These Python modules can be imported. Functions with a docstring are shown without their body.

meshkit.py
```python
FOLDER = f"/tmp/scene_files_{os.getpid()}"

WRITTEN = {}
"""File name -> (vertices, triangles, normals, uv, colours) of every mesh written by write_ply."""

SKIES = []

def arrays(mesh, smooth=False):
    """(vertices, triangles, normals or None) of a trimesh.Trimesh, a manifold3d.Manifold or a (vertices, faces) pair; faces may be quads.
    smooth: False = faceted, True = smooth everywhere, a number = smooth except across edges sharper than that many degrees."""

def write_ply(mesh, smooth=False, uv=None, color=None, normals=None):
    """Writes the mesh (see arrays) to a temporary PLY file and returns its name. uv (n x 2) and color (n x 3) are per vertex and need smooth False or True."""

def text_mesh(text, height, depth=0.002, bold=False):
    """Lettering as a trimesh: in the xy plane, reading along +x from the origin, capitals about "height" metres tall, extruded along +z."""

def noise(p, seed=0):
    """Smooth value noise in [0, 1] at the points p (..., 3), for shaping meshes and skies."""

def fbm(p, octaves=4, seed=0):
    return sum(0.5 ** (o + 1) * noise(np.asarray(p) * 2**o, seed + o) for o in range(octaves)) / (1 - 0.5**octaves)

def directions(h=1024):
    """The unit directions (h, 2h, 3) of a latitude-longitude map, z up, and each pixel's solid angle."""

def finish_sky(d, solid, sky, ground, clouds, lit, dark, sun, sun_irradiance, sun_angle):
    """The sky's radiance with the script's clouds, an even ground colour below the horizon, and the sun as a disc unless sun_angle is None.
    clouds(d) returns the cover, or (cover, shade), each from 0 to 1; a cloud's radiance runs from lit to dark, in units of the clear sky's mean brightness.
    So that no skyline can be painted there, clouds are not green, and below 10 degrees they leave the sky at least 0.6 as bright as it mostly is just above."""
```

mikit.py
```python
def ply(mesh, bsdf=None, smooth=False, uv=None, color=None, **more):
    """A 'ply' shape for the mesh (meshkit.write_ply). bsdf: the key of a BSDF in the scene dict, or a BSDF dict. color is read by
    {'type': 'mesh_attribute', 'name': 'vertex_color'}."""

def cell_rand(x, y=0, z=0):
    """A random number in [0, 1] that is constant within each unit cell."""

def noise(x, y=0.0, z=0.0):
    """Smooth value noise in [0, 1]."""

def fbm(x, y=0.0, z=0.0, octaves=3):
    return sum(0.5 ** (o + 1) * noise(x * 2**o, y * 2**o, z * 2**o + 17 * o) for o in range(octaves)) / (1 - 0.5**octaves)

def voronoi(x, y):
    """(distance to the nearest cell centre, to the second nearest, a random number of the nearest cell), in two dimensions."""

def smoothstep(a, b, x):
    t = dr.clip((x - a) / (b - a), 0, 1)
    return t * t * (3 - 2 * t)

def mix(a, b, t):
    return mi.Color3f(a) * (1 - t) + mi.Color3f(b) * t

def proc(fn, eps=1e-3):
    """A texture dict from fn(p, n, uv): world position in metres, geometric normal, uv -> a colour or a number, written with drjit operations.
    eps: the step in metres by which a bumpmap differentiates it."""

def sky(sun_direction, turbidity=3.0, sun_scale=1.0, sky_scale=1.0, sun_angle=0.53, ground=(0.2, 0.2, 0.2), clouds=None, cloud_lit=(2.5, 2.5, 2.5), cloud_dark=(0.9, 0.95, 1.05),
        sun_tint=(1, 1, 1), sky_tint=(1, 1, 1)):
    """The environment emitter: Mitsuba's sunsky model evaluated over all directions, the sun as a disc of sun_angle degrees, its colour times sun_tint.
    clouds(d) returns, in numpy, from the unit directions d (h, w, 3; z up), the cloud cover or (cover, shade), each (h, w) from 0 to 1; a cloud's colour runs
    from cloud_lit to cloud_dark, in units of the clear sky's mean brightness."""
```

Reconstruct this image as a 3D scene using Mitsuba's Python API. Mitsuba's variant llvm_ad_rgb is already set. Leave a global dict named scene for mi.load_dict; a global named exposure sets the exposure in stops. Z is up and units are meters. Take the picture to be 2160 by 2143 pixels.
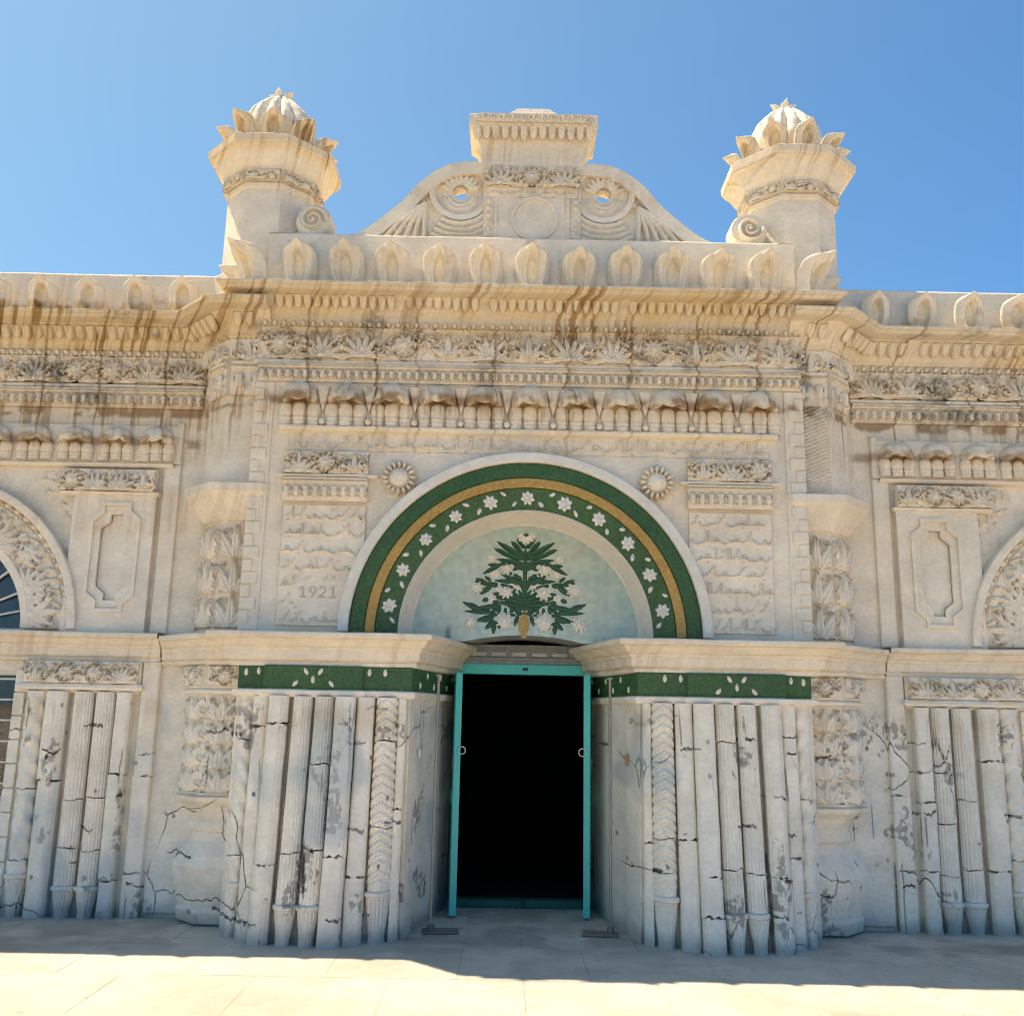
import math
import numpy as np, trimesh, shapely, shapely.affinity, shapely.geometry as sg
import drjit as dr
import mitsuba as mi
import mikit, meshkit
from mikit import noise, fbm, voronoi, smoothstep, mix, cell_rand, proc

# ------------------------------------------------------------------ camera, sky, exposure
T = mi.ScalarTransform4f
scene, labels = {}, {}
exposure = 2.85
W_, H_ = 1024, 1015
CX, CY, CZ = -0.151, -8.073, 1.6
YAW, PITCH, ROLL, FPX = math.radians(.205), math.radians(11.948), math.radians(1.103), 2050.0
_f = np.array([math.sin(YAW) * math.cos(PITCH), math.cos(YAW) * math.cos(PITCH), math.sin(PITCH)])
_r = np.array([math.cos(YAW), -math.sin(YAW), 0])
_u = np.cross(_r, _f)
_up = _u * math.cos(ROLL) - _r * math.sin(ROLL)
scene['camera'] = dict(type='perspective', fov=math.degrees(2 * math.atan(1080 / FPX)), fov_axis='x', near_clip=0.05, far_clip=2000.0,
                       to_world=T().look_at(origin=[CX, CY, CZ], target=[CX + _f[0], CY + _f[1], CZ + _f[2]], up=_up.tolist()))
SUN = (-.46, .17, 1.0)
def haze_veil(d):
    """thin dust haze: towards the horizon and round the sun"""
    sun = np.array(SUN) / np.linalg.norm(SUN)
    el = np.degrees(np.arcsin(np.clip(d[..., 2], -1, 1)))
    near = np.degrees(np.arccos(np.clip(d @ sun, -1, 1)))
    az = (d[..., :2] @ sun[:2]) / np.maximum(np.linalg.norm(d[..., :2], axis=-1) * np.linalg.norm(sun[:2]), 1e-6)
    wisp = .88 + .24 * meshkit.fbm(d * 2.2, 3, 5)
    low = .80 * np.exp(-np.maximum(el, 0) / 26) * ((1 + az) / 2) ** 1.3
    return np.clip((low + .12 * np.exp(-np.maximum(el, 0) / 8) + .55 * np.exp(-(near / 44) ** 2)) * wisp, 0, .92)
scene['sky'] = mikit.sky(SUN, turbidity=2.6, sun_scale=.95, sky_scale=.53, sun_tint=(1.0, .985, .92), sky_tint=(.36, .86, 1.22), ground=(.30, .27, .22),
                         clouds=haze_veil, cloud_lit=(1.75, 2.55, 2.85), cloud_dark=(1.4, 2.0, 2.3))

# ------------------------------------------------------------------ materials
def bumps(z):
    """how much rust-coloured wash the bands of the facade carry, by height"""
    def b(a, c, s):
        return smoothstep(a - s, a + s, z) * (1 - smoothstep(c - s, c + s, z))
    return b(4.62, 5.0, .03) * 1.0 + b(3.86, 4.62, .12) * .22 + b(3.93, 4.17, .05) * .35 + b(3.62, 3.86, .05) * .30 + b(6.32, 6.76, .05) * .80 + b(6.0, 6.32, .06) * .30 + b(5.86, 6.2, .06) * .16 + b(5.02, 5.45, .05) * .16 + b(1.9, 2.19, .03) * .28 + b(3.0, 3.4, .06) * .22 + b(0, .3, .03) * .10

def stone_colour(p, n, uv):
    x, y, z = p.x, p.y, p.z
    h = x + .55 * y
    n1 = fbm(x * 1.1, y * 1.1, z * 1.1 + 3)
    n2 = fbm(x * 6, y * 6, z * 6)
    n3 = noise(x * 45, y * 45, z * 45)
    c = mix((.70, .615, .475), (.76, .70, .58), n1)
    c = mix(c, (.665, .62, .535), .55 * smoothstep(.5, .75, fbm(x * .9 + 7, y, z * .8)))
    low = 1 - smoothstep(1.62, 2.25, z)
    c = mix(c, mix((.80, .745, .625), (.735, .715, .62), smoothstep(.4, .66, fbm(x * 1.7 + 11, z * .9, y))), .8 * low)
    c = c * (.84 + .32 * n2) * (.93 + .14 * n3)
    # rust and ochre run-off
    g = bumps(z) * (.55 + .9 * smoothstep(.3, .7, fbm(h * .8 + 4, z * .4)))
    st = smoothstep(.53, .67, fbm(h * 24, z * 1.0, 9, 4)) * smoothstep(.38, .64, fbm(h * 1.9, z * 2.2, 14))
    fine = smoothstep(.55, .85, noise(h * 52, z * 2.4, 2))
    c = mix(c, (.56, .42, .21), dr.clip(.56 * g * (.30 + 1.0 * n2), 0, .85))
    c = mix(c, (.30, .17, .06), dr.clip(g * (st * .72 + .40 * fine * n2), 0, .9))
    hem = smoothstep(4.02, 4.06, z) * (1 - smoothstep(4.09, 4.15, z)) + .8 * smoothstep(3.75, 3.79, z) * (1 - smoothstep(3.82, 3.87, z)) * smoothstep(2.75, 2.85, dr.abs(x))
    c = mix(c, (.22, .115, .04), .75 * hem * smoothstep(.35, .6, fbm(h * 9, z * 9, 21)))
    bend = .10 * (noise(z * 3.1, h * .7) - .5) + .03 * noise(z * 14, h)
    jx = h / .53 + .5
    jd = dr.abs(jx - dr.floor(jx) - .5 + bend + .5 * (cell_rand(dr.floor(jx), 4) - .5)) * .53
    runs = (1 - smoothstep(.004, .013 + .012 * noise(z * 6, dr.floor(jx)), jd)) * smoothstep(3.55, 4.05, z) * (1 - smoothstep(4.9, 5.0, z)) * smoothstep(.22, .45, noise(z * 2.3, dr.floor(jx) * 3.1 + 5))
    c = mix(c, (.25, .14, .05), .85 * runs * (.5 + .5 * n3))
    # grey-black growth
    gr = smoothstep(.60, .74, fbm(x * 3.1 + 30, z * 3.6, y * 3, 4))
    up = smoothstep(3.9, 4.2, z) * (1 - smoothstep(4.75, 5.0, z)) + .5 * smoothstep(4.98, 5.06, z) * (1 - smoothstep(5.6, 5.7, z))
    c = mix(c, (.175, .165, .13), .62 * gr * (up + .12) * smoothstep(.25, .6, fbm(x * 26, z * 22, y * 26)))
    # cracks, losses and dark mends of the lower storey
    q = 1 - smoothstep(1.55, 1.72, z)
    wx = h + .05 * (noise(h * 9, z * 9) - .5)
    wz = z + .10 * (noise(h * 4.2, z * 3, 4) - .5) + .03 * (noise(h * 30, z * 20, 3) - .5)
    a, b, _ = voronoi(wx * 2.1 + 40, wz * 1.55 + 7)
    zone = smoothstep(.68, .76, noise(h * 1.9 + 3, z * 1.6, 12))
    crack = (1 - smoothstep(.008, .026, b - a)) * zone
    ci = dr.floor(h / .155)
    brk = mi.Float(0)
    for k in range(3):
        zc = (k + .15 + .75 * cell_rand(ci, k, 3)) * .56
        on = dr.select(cell_rand(ci, k, 8) < .42, 1.0, 0.0)
        dz = dr.abs(z - zc - .035 * (noise(h * 14, k * 3.0, 5) - .5) - .018 * (noise(h * 60, k * 3.0, 6) - .5))
        th = .003 + .017 * noise(h * 23, k * 7.0, 2)
        brk = dr.maximum(brk, on * (1 - smoothstep(th * .5, th, dz)) * smoothstep(.28, .42, noise(h * 11, k * 9.0 + 2)))
    vx = dr.abs(h - (ci + .08) * .155 - .012 * (noise(z * 9, ci) - .5))
    vert = (1 - smoothstep(.003, .009, vx)) * smoothstep(.74, .82, noise(z * 2.6, ci * 3.3, 4))
    sp, _, rr = voronoi(h * 6.5, z * 4.6 + 3)
    spot = (1 - smoothstep(.04, .10 + .05 * n3, sp)) * smoothstep(.86, .89, rr)
    splat = smoothstep(.655, .70, fbm(h * 5.0 + 13, z * 3.4 + 5, 2, 5)) * smoothstep(.35, .6, fbm(h * 40, z * 30, 1))
    c = mix(c, (.040, .039, .034), dr.clip(q * (crack * (.45 + .55 * n3) + brk * (.45 + .6 * n3) + vert * .6 + .8 * spot * n2 * 1.6 + .55 * splat), 0, .95))
    c = mix(c, (.36, .45, .47), .5 * q * smoothstep(.60, .72, fbm(h * 2.3 + 60, z * 1.3, 3)))
    c = mix(c, (.50, .36, .17), .5 * smoothstep(1.3, 1.7, z) * q * smoothstep(.5, .7, fbm(h * 16, z * .8, 5)))
    # damp dirt at the foot
    c = mix(c, (.20, .19, .165), .55 * (1 - smoothstep(.0, .16, z + .08 * (n2 - .5))) * smoothstep(-.02, .01, z))
    return c

def stone_bump(p, n, uv):
    return .4 * fbm(p.x * 26, p.y * 26, p.z * 26, 2) + .6 * noise(p.x * 11, p.y * 11, p.z * 11)

def tess(p, c0, c1, k=70.0):
    a, b, r = voronoi(p.x * k, p.z * k + p.y * k * .5)
    w = smoothstep(.03, .16, b - a)
    n2 = fbm(p.x * 2.2, p.z * 2.2, p.y)
    return mix(c0, c1, dr.clip(.6 * r + .7 * (n2 - .3), 0, 1)) * (.62 + .38 * w)

def mat(key, fn, rough=None, bump=None, bs=1.0, **kw):
    inner = dict(type='diffuse', reflectance=fn) if rough is None else dict(type='principled', base_color=fn, roughness=rough, **kw)
    if bump:
        inner = dict(type='bumpmap', arbitrary=proc(bump, eps=.002), scale=bs, bsdf=inner)
    scene[key] = dict(type='twosided', bsdf=inner)

def rgb(*c):
    return dict(type='rgb', value=list(c))

mat('stone', proc(stone_colour), bump=stone_bump, bs=.0022)
mat('green_tile', proc(lambda p, n, uv: tess(p, (.020, .066, .020), (.064, .145, .048))), .45, specular=.35)
mat('green_leaf', proc(lambda p, n, uv: tess(p, (.012, .060, .030), (.030, .115, .055), 90)), .4, specular=.4)
mat('gold_tile', proc(lambda p, n, uv: tess(p, (.34, .20, .045), (.52, .34, .09))), .42, specular=.4)
mat('ivory_tile', proc(lambda p, n, uv: tess(p, (.62, .58, .49), (.78, .75, .67), 60)), .4, specular=.4)
mat('rim_stone', proc(lambda p, n, uv: mix((.60, .58, .50), (.72, .69, .61), fbm(p.x * 2.5, p.z * 2.5, p.y)) * (.9 + .2 * fbm(p.x * 22, p.z * 22, p.y * 22))), bump=stone_bump, bs=.002)
mat('pearl', rgb(.80, .78, .70), .22, specular=.6)

def niche_colour(p, n, uv):
    c = mix((.375, .485, .44), (.46, .565, .53), fbm(p.x * 1.6, p.z * 1.6, 3))
    c = mix(c, (.47, .50, .41), .4 * smoothstep(.5, .72, fbm(p.x * 3.4 + 5, p.z * 2.4, 1)))
    c = mix(c, (.31, .43, .43), .35 * smoothstep(.48, .7, fbm(p.x * 8, p.z * .8, 6)))
    dx = p.x + .63 + .012 * noise(p.z * 20)
    c = mix(c, (.10, .15, .15), .8 * (1 - smoothstep(.008, .03, dr.abs(dx))) * (1 - smoothstep(2.24, 2.34, p.z)))
    return c * (.9 + .2 * noise(p.x * 30, p.z * 30))
mat('niche_plaster', proc(niche_colour), .55, specular=.25)

def teal_colour(p, n, uv):
    c = mix((.045, .46, .405), (.09, .58, .52), fbm(p.x * 5, p.z * 2, p.y * 5))
    ch = smoothstep(.70, .78, fbm(p.x * 22, p.z * 12, p.y * 22))
    c = mix(c, (.22, .24, .20), .5 * ch)
    return c
mat('teal_paint', proc(teal_colour), .38, specular=.45)
mat('teal_panel', proc(lambda p, n, uv: mix((.008, .075, .060), (.015, .11, .09), fbm(p.x * 5, p.z * 3, p.y * 5))), .45, specular=.4)
mat('grey_steel', proc(lambda p, n, uv: mix((.22, .20, .19), (.36, .33, .31), fbm(p.x * 40, p.z * 7, p.y * 40))), .45, metallic=.5)
mat('worn_letter', proc(lambda p, n, uv: mix((.40, .37, .32), (.58, .54, .46), fbm(p.x * 40, p.y * 40, p.z * 40))))
mat('rusty_plate', proc(lambda p, n, uv: mix((.11, .085, .07), (.21, .17, .14), fbm(p.x * 18, p.y * 18, p.z * 9))), .7)
mat('white_paint', proc(lambda p, n, uv: mix((.50, .50, .47), (.62, .62, .58), fbm(p.x * 9, p.z * 9, p.y * 9))), .5)
mat('dark_iron', rgb(.03, .03, .03), .5)
mat('bronze', rgb(.30, .18, .08), .45)
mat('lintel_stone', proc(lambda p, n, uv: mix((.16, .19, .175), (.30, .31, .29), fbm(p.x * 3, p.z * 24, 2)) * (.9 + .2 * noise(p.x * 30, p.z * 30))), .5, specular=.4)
mat('lintel_block', proc(lambda p, n, uv: mix((.36, .36, .34), (.50, .47, .45), fbm(p.x * 5, p.z * 9, 2))), .4, specular=.4)
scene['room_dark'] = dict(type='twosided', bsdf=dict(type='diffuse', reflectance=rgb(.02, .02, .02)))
scene['glass'] = dict(type='thindielectric', int_ior=1.5)

def ground_colour(p, n, uv):
    x, y = p.x, p.y
    c = mix((.40, .348, .278), (.45, .40, .325), fbm(x * .7, y * .7, 1))
    c = mix(c, (.335, .285, .23), .6 * smoothstep(.5, .75, fbm(x * 1.6 + 3, y * 2.2, 4)))
    c = c * (.88 + .24 * fbm(x * 9, y * 9)) * (.95 + .1 * noise(x * 70, y * 70))
    a, b, r = voronoi(x * 2.3, y * 3.1)
    c = mix(c, (.20, .17, .14), .55 * (1 - smoothstep(.03, .085, a)) * smoothstep(.72, .78, r) * noise(x * 25, y * 25) * 1.5)
    c = mix(c, (.30, .27, .23), .4 * smoothstep(.62, .74, fbm(x * 4, y * 5, 8, 4)))
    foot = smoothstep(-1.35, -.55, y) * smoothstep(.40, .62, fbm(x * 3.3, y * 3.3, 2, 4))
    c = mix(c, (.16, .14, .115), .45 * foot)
    c = mix(c, (.25, .21, .17), .5 * smoothstep(.60, .72, fbm(x * 1.1 + 9, y * 1.7, 6, 5)))
    tile = cell_rand(dr.floor(x / .82 + .5), dr.floor(y / .82), 5)
    return c * (.95 + .09 * tile)
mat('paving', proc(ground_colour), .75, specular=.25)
mat('joint', proc(lambda p, n, uv: mix((.39, .342, .275), (.43, .385, .315), fbm(p.x * 3, p.y * 3))))

# ------------------------------------------------------------------ mesh helpers
RNG = np.random.default_rng(7)
count = {}
def numbered(k):
    n = count.get(k, 0)
    count[k] = n + 1
    return k if n == 0 else f'{k}_{n:03d}'

def mk(v, f):
    return trimesh.Trimesh(np.asarray(v, float), np.asarray(f, int), process=False)

def cat(ms):
    return trimesh.util.concatenate([m for m in ms if m is not None])

def mir(m):
    return mk(m.vertices * [-1, 1, 1], m.faces[:, ::-1])

def move(m, x=0, y=0, z=0, ang=0, s=1.0):
    v = m.vertices * s
    c, d = math.cos(ang), math.sin(ang)
    return mk(np.stack([v[:, 0] * c - v[:, 1] * d + x, v[:, 0] * d + v[:, 1] * c + y, v[:, 2] + z], 1), m.faces)

def put(key, mesh, bsdf, smooth=False, kind=None, label=None):
    k = numbered(key)
    scene[k] = mikit.ply(mesh, bsdf, smooth=smooth)
    if kind or label:
        labels[k] = {}
        if kind: labels[k]['kind'] = kind
        if label: labels[k]['label'] = label
    return k

def both(key, mesh, bsdf, smooth=False, keys=None):
    """the mesh on the left side of the portal and its mirror image on the right; keys: the two holders"""
    a, b = keys or ('mosque', 'mosque')
    return put(f'{a}__{key}', mesh, bsdf, smooth), put(f'{b}__{key}', mir(mesh), bsdf, smooth)

def share(mesh, bsdf, smooth=False):
    return mikit.ply(mesh, bsdf, smooth=smooth)

def inst(key, d, x=0, y=0, z=0, ang=0, s=(1, 1, 1), tilt=0):
    k = numbered(key)
    scene[k] = {**d, 'to_world': T().translate([x, y, z]).rotate([0, 0, 1], ang).rotate([1, 0, 0], tilt).scale(list(s))}
    return k

def gridfaces(a, b):
    i, j = np.meshgrid(np.arange(a - 1), np.arange(b - 1), indexing='ij')
    q = np.stack([i * b + j, (i + 1) * b + j, (i + 1) * b + j + 1, i * b + j + 1], -1).reshape(-1, 4)
    return np.vstack([q[:, [0, 1, 2]], q[:, [0, 2, 3]]])

def wob(v, amp, freq=2.5, seed=0):
    v = np.asarray(v, float)
    d = np.stack([meshkit.fbm(v * freq + 13.7 * k, 3, seed + 5 * k) for k in range(3)], 1) - .5
    return v + d * amp * 2

def box(x0, x1, y0, y1, z0, z1, ch=.006):
    """box with chamfered edges"""
    ch = min(ch, (x1 - x0) * .3, (y1 - y0) * .3, (z1 - z0) * .3)
    c = np.array([(x0 + x1) / 2, (y0 + y1) / 2, (z0 + z1) / 2]); h = np.array([x1 - x0, y1 - y0, z1 - z0]) / 2
    pts = []
    for s in np.ndindex(2, 2, 2):
        s = np.array(s) * 2 - 1
        for k in range(3):
            e = h - ch; e[k] = h[k]
            pts.append(c + s * e)
    return trimesh.convex.convex_hull(np.array(pts))

def slab(poly, y0, y1):
    """polygon in (x, z) extruded from y0 (front) to y1"""
    out = []
    for g in getattr(poly, 'geoms', [poly]):
        m = trimesh.creation.extrude_polygon(g, y1 - y0, engine='earcut')
        v = m.vertices
        out.append(mk(np.stack([v[:, 0], y1 - v[:, 2], v[:, 1]], 1), m.faces))
    return cat(out)

def plan(poly, z0, z1):
    m = trimesh.creation.extrude_polygon(poly, z1 - z0, engine='earcut')
    m.apply_translation([0, 0, z0])
    return m

def sweep(path, prof, ds=.06, mod=None, caps=True, rough=.004, seed=0):
    """moulding: profile [(out, z)] along a plan path walked with the outside on its right"""
    P = np.asarray(path, float); prof = np.asarray(prof, float)
    d = np.diff(P, axis=0); L = np.linalg.norm(d, axis=1); d /= L[:, None]
    nrm = np.stack([d[:, 1], -d[:, 0]], 1)
    mv = [nrm[0]]
    for i in range(1, len(P) - 1):
        mv.append((nrm[i - 1] + nrm[i]) / (1 + nrm[i - 1] @ nrm[i]))
    mv.append(nrm[-1])
    meshes, s0 = [], 0
    for i in range(len(d)):
        k = max(2, int(L[i] / ds) + 1)
        t = np.linspace(0, 1, k)
        o = prof[:, 0][None, :].repeat(k, 0)
        s = s0 + t * L[i]
        if mod is not None:
            o = o + mod(s[:, None], prof[None, :, 1], L[i])
        a = P[i] + 0 * o[..., None] + mv[i] * o[..., None]
        b = P[i + 1] + mv[i + 1] * o[..., None]
        xy = a * (1 - t[:, None, None]) + b * t[:, None, None]
        v = np.concatenate([xy, np.broadcast_to(prof[None, :, 1:2], (k, len(prof), 1))], -1).reshape(-1, 3)
        if rough:
            v = wob(v, rough, 3.0, seed)
        meshes.append(mk(v, gridfaces(k, len(prof))))
        if caps and i in (0, len(d) - 1):
            e = (np.arange(len(prof)) if i == 0 else (k - 1) * len(prof) + np.arange(len(prof)))
            cv = v[e]
            base = np.concatenate([np.broadcast_to((P[i] if i == 0 else P[i + 1]), (len(prof), 2)), prof[:, 1:2]], 1)
            meshes.append(mk(np.vstack([cv, base]), gridfaces(2, len(prof))))
        s0 += L[i]
    return cat(meshes)

def lathe(prof, n=40, a0=0, a1=2 * math.pi, mod=None, sub=.02, rough=.0025, jag=None):
    """revolved profile [(r, z)]; mod(theta, z, r) -> r; octagons: n=8"""
    P = [np.array(prof[0], float)]
    for q in prof[1:]:
        q = np.array(q, float); k = max(1, int(np.linalg.norm(q - P[-1]) / sub)) if sub else 1
        p0 = P[-1]
        P += [p0 + (q - p0) * t for t in np.linspace(0, 1, k + 1)[1:]]
    P = np.array(P); th = np.linspace(a0, a1, n + 1)
    r = P[:, 0][None, :].repeat(n + 1, 0)
    if mod is not None:
        r = mod(th[:, None], P[None, :, 1], r)
    z = P[:, 1][None, :].repeat(n + 1, 0)
    v = np.stack([r * np.cos(th)[:, None], r * np.sin(th)[:, None], z], -1)
    if jag is not None:
        zlo, zhi = P[:, 1].min(), P[:, 1].max()
        for (ze, amp, sd) in jag:
            w = np.exp(-((v[..., 2] - ze) / .03) ** 2)
            v[..., 2] += w * amp * (meshkit.noise(np.stack([v[..., 0] * 25, v[..., 1] * 25, 0 * v[..., 0] + sd], -1), 3) - .5) * 2
    v = v.reshape(-1, 3)
    return mk(wob(v, rough, 4) if rough else v, gridfaces(n + 1, len(P)))

# ------------------------------------------------------------------ carved relief
class Relief:
    def __init__(s, w, h, res=.006):
        s.w, s.h, s.res = w, h, res
        s.nx, s.nz = int(round(w / res)) + 1, int(round(h / res)) + 1
        s.x, s.z = np.linspace(-w / 2, w / 2, s.nx), np.linspace(0, h, s.nz)
        s.d = np.zeros((s.nx, s.nz)); s.gain = 1.6; s.base = .0
    def win(s, cx, cz, r):
        i = slice(*np.searchsorted(s.x, (cx - r, cx + r)))
        j = slice(*np.searchsorted(s.z, (cz - r, cz + r)))
        return i, j, s.x[i][:, None] - cx, s.z[j][None, :] - cz
    def up(s, i, j, v):
        s.d[i, j] = np.maximum(s.d[i, j], v)
    def petal(s, cx, cz, ln, wd, a, h, rib=.35):
        i, j, X, Z = s.win(cx, cz, ln * 1.05)
        u = (X * math.cos(a) + Z * math.sin(a)) / ln
        v = (-X * math.sin(a) + Z * math.cos(a))
        uc = np.clip(u, 0, 1)
        wv = wd / 2 * np.sin(np.pi * uc ** .75) + 1e-6
        q = np.abs(v) / wv
        val = np.where((u > 0) & (u < 1) & (q < 1), h * np.sqrt(np.clip(1 - q ** 2, 0, 1)) * (1 - rib * np.exp(-(q / .22) ** 2)), 0)
        s.up(i, j, val)
    def dome(s, cx, cz, r, h, rz=None):
        i, j, X, Z = s.win(cx, cz, max(r, rz or r) * 1.05)
        q = (X / r) ** 2 + (Z / (rz or r)) ** 2
        s.up(i, j, h * np.sqrt(np.clip(1 - q, 0, 1)))
    def hole(s, cx, cz, r, dep=.026):
        s.base = .022
        i, j, X, Z = s.win(cx, cz, r * 1.2)
        q = np.hypot(X, Z) / r
        s.d[i, j] = np.where(q < 1, np.minimum(s.d[i, j], -dep / s.gain * np.clip((1 - q) * 3, 0, 1)), s.d[i, j])
    def ring(s, cx, cz, r, t, h):
        i, j, X, Z = s.win(cx, cz, r + t)
        q = np.abs(np.hypot(X, Z) - r) / (t / 2)
        s.up(i, j, h * np.sqrt(np.clip(1 - q * q, 0, 1)))
    def stroke(s, pts, t, h, taper=0):
        pts = np.asarray(pts, float)
        for k in range(len(pts) - 1):
            a, b = pts[k], pts[k + 1]
            tt = t * (1 - taper * k / len(pts))
            c = (a + b) / 2; r = np.linalg.norm(b - a) / 2 + tt
            i, j, X, Z = s.win(c[0], c[1], r)
            if X.size == 0 or Z.size == 0: continue
            X, Z = X + c[0] - a[0], Z + c[1] - a[1]
            d = b - a; L2 = d @ d + 1e-12
            u = np.clip((X * d[0] + Z * d[1]) / L2, 0, 1)
            q = np.hypot(X - u * d[0], Z - u * d[1]) / (tt / 2)
            s.up(i, j, h * np.sqrt(np.clip(1 - q * q, 0, 1)))
    def spiral(s, cx, cz, r, a, turns, t, h, hand=1):
        th = np.linspace(0, turns * 2 * np.pi, int(20 * turns) + 4)
        rr = r * (1 - .82 * th / th[-1])
        s.stroke(np.stack([cx + rr * np.cos(a + hand * th), cz + rr * np.sin(a + hand * th)], 1), t, h, .35)
        s.dome(cx, cz, r * .2, h * 1.15)
    def rosette(s, cx, cz, r, n, h):
        for k in range(n):
            s.petal(cx, cz, r, 2.6 * r / n * 1.6, 2 * np.pi * k / n + .2, h)
        s.dome(cx, cz, r * .3, h * 1.3)
    def rect(s, x0, x1, z0, z1, h, cut=False):
        i = slice(*np.searchsorted(s.x, (x0, x1))); j = slice(*np.searchsorted(s.z, (z0, z1)))
        if cut: s.d[i, j] = h
        else: s.up(i, j, h)
    def mesh(s, skirt=.03, rough=.002, mask=None, seed=0):
        X, Z = np.meshgrid(s.x, s.z, indexing='ij')
        P = np.stack([X, -s.d * s.gain - s.base, Z], -1)
        n3 = meshkit.fbm(np.stack([X * 40, Z * 40, 0 * X + seed], -1), 3) - .5
        P[..., 1] += n3 * rough * 2 * (1 + 2 * (s.d > .004))
        v, f = P.reshape(-1, 3), gridfaces(s.nx, s.nz)
        if mask is not None:
            ok = shapely.contains_xy(mask, X.ravel(), Z.ravel())
            return mk(v, f[ok[f].all(1)])
        idx = np.arange(s.nx * s.nz).reshape(s.nx, s.nz)
        loop = np.concatenate([idx[:, 0], idx[-1, 1:], idx[-2::-1, -1], idx[0, -2::-1]])
        back = v[loop] * [1, 0, 1] + [0, skirt, 0]
        n = len(v); k = len(loop)
        a = np.arange(k - 1)
        q = np.stack([loop[a], loop[a + 1], n + a + 1, n + a], 1)
        return mk(np.vstack([v, back]), np.vstack([f, q[:, [0, 1, 2]], q[:, [0, 2, 3]]]))

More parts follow.
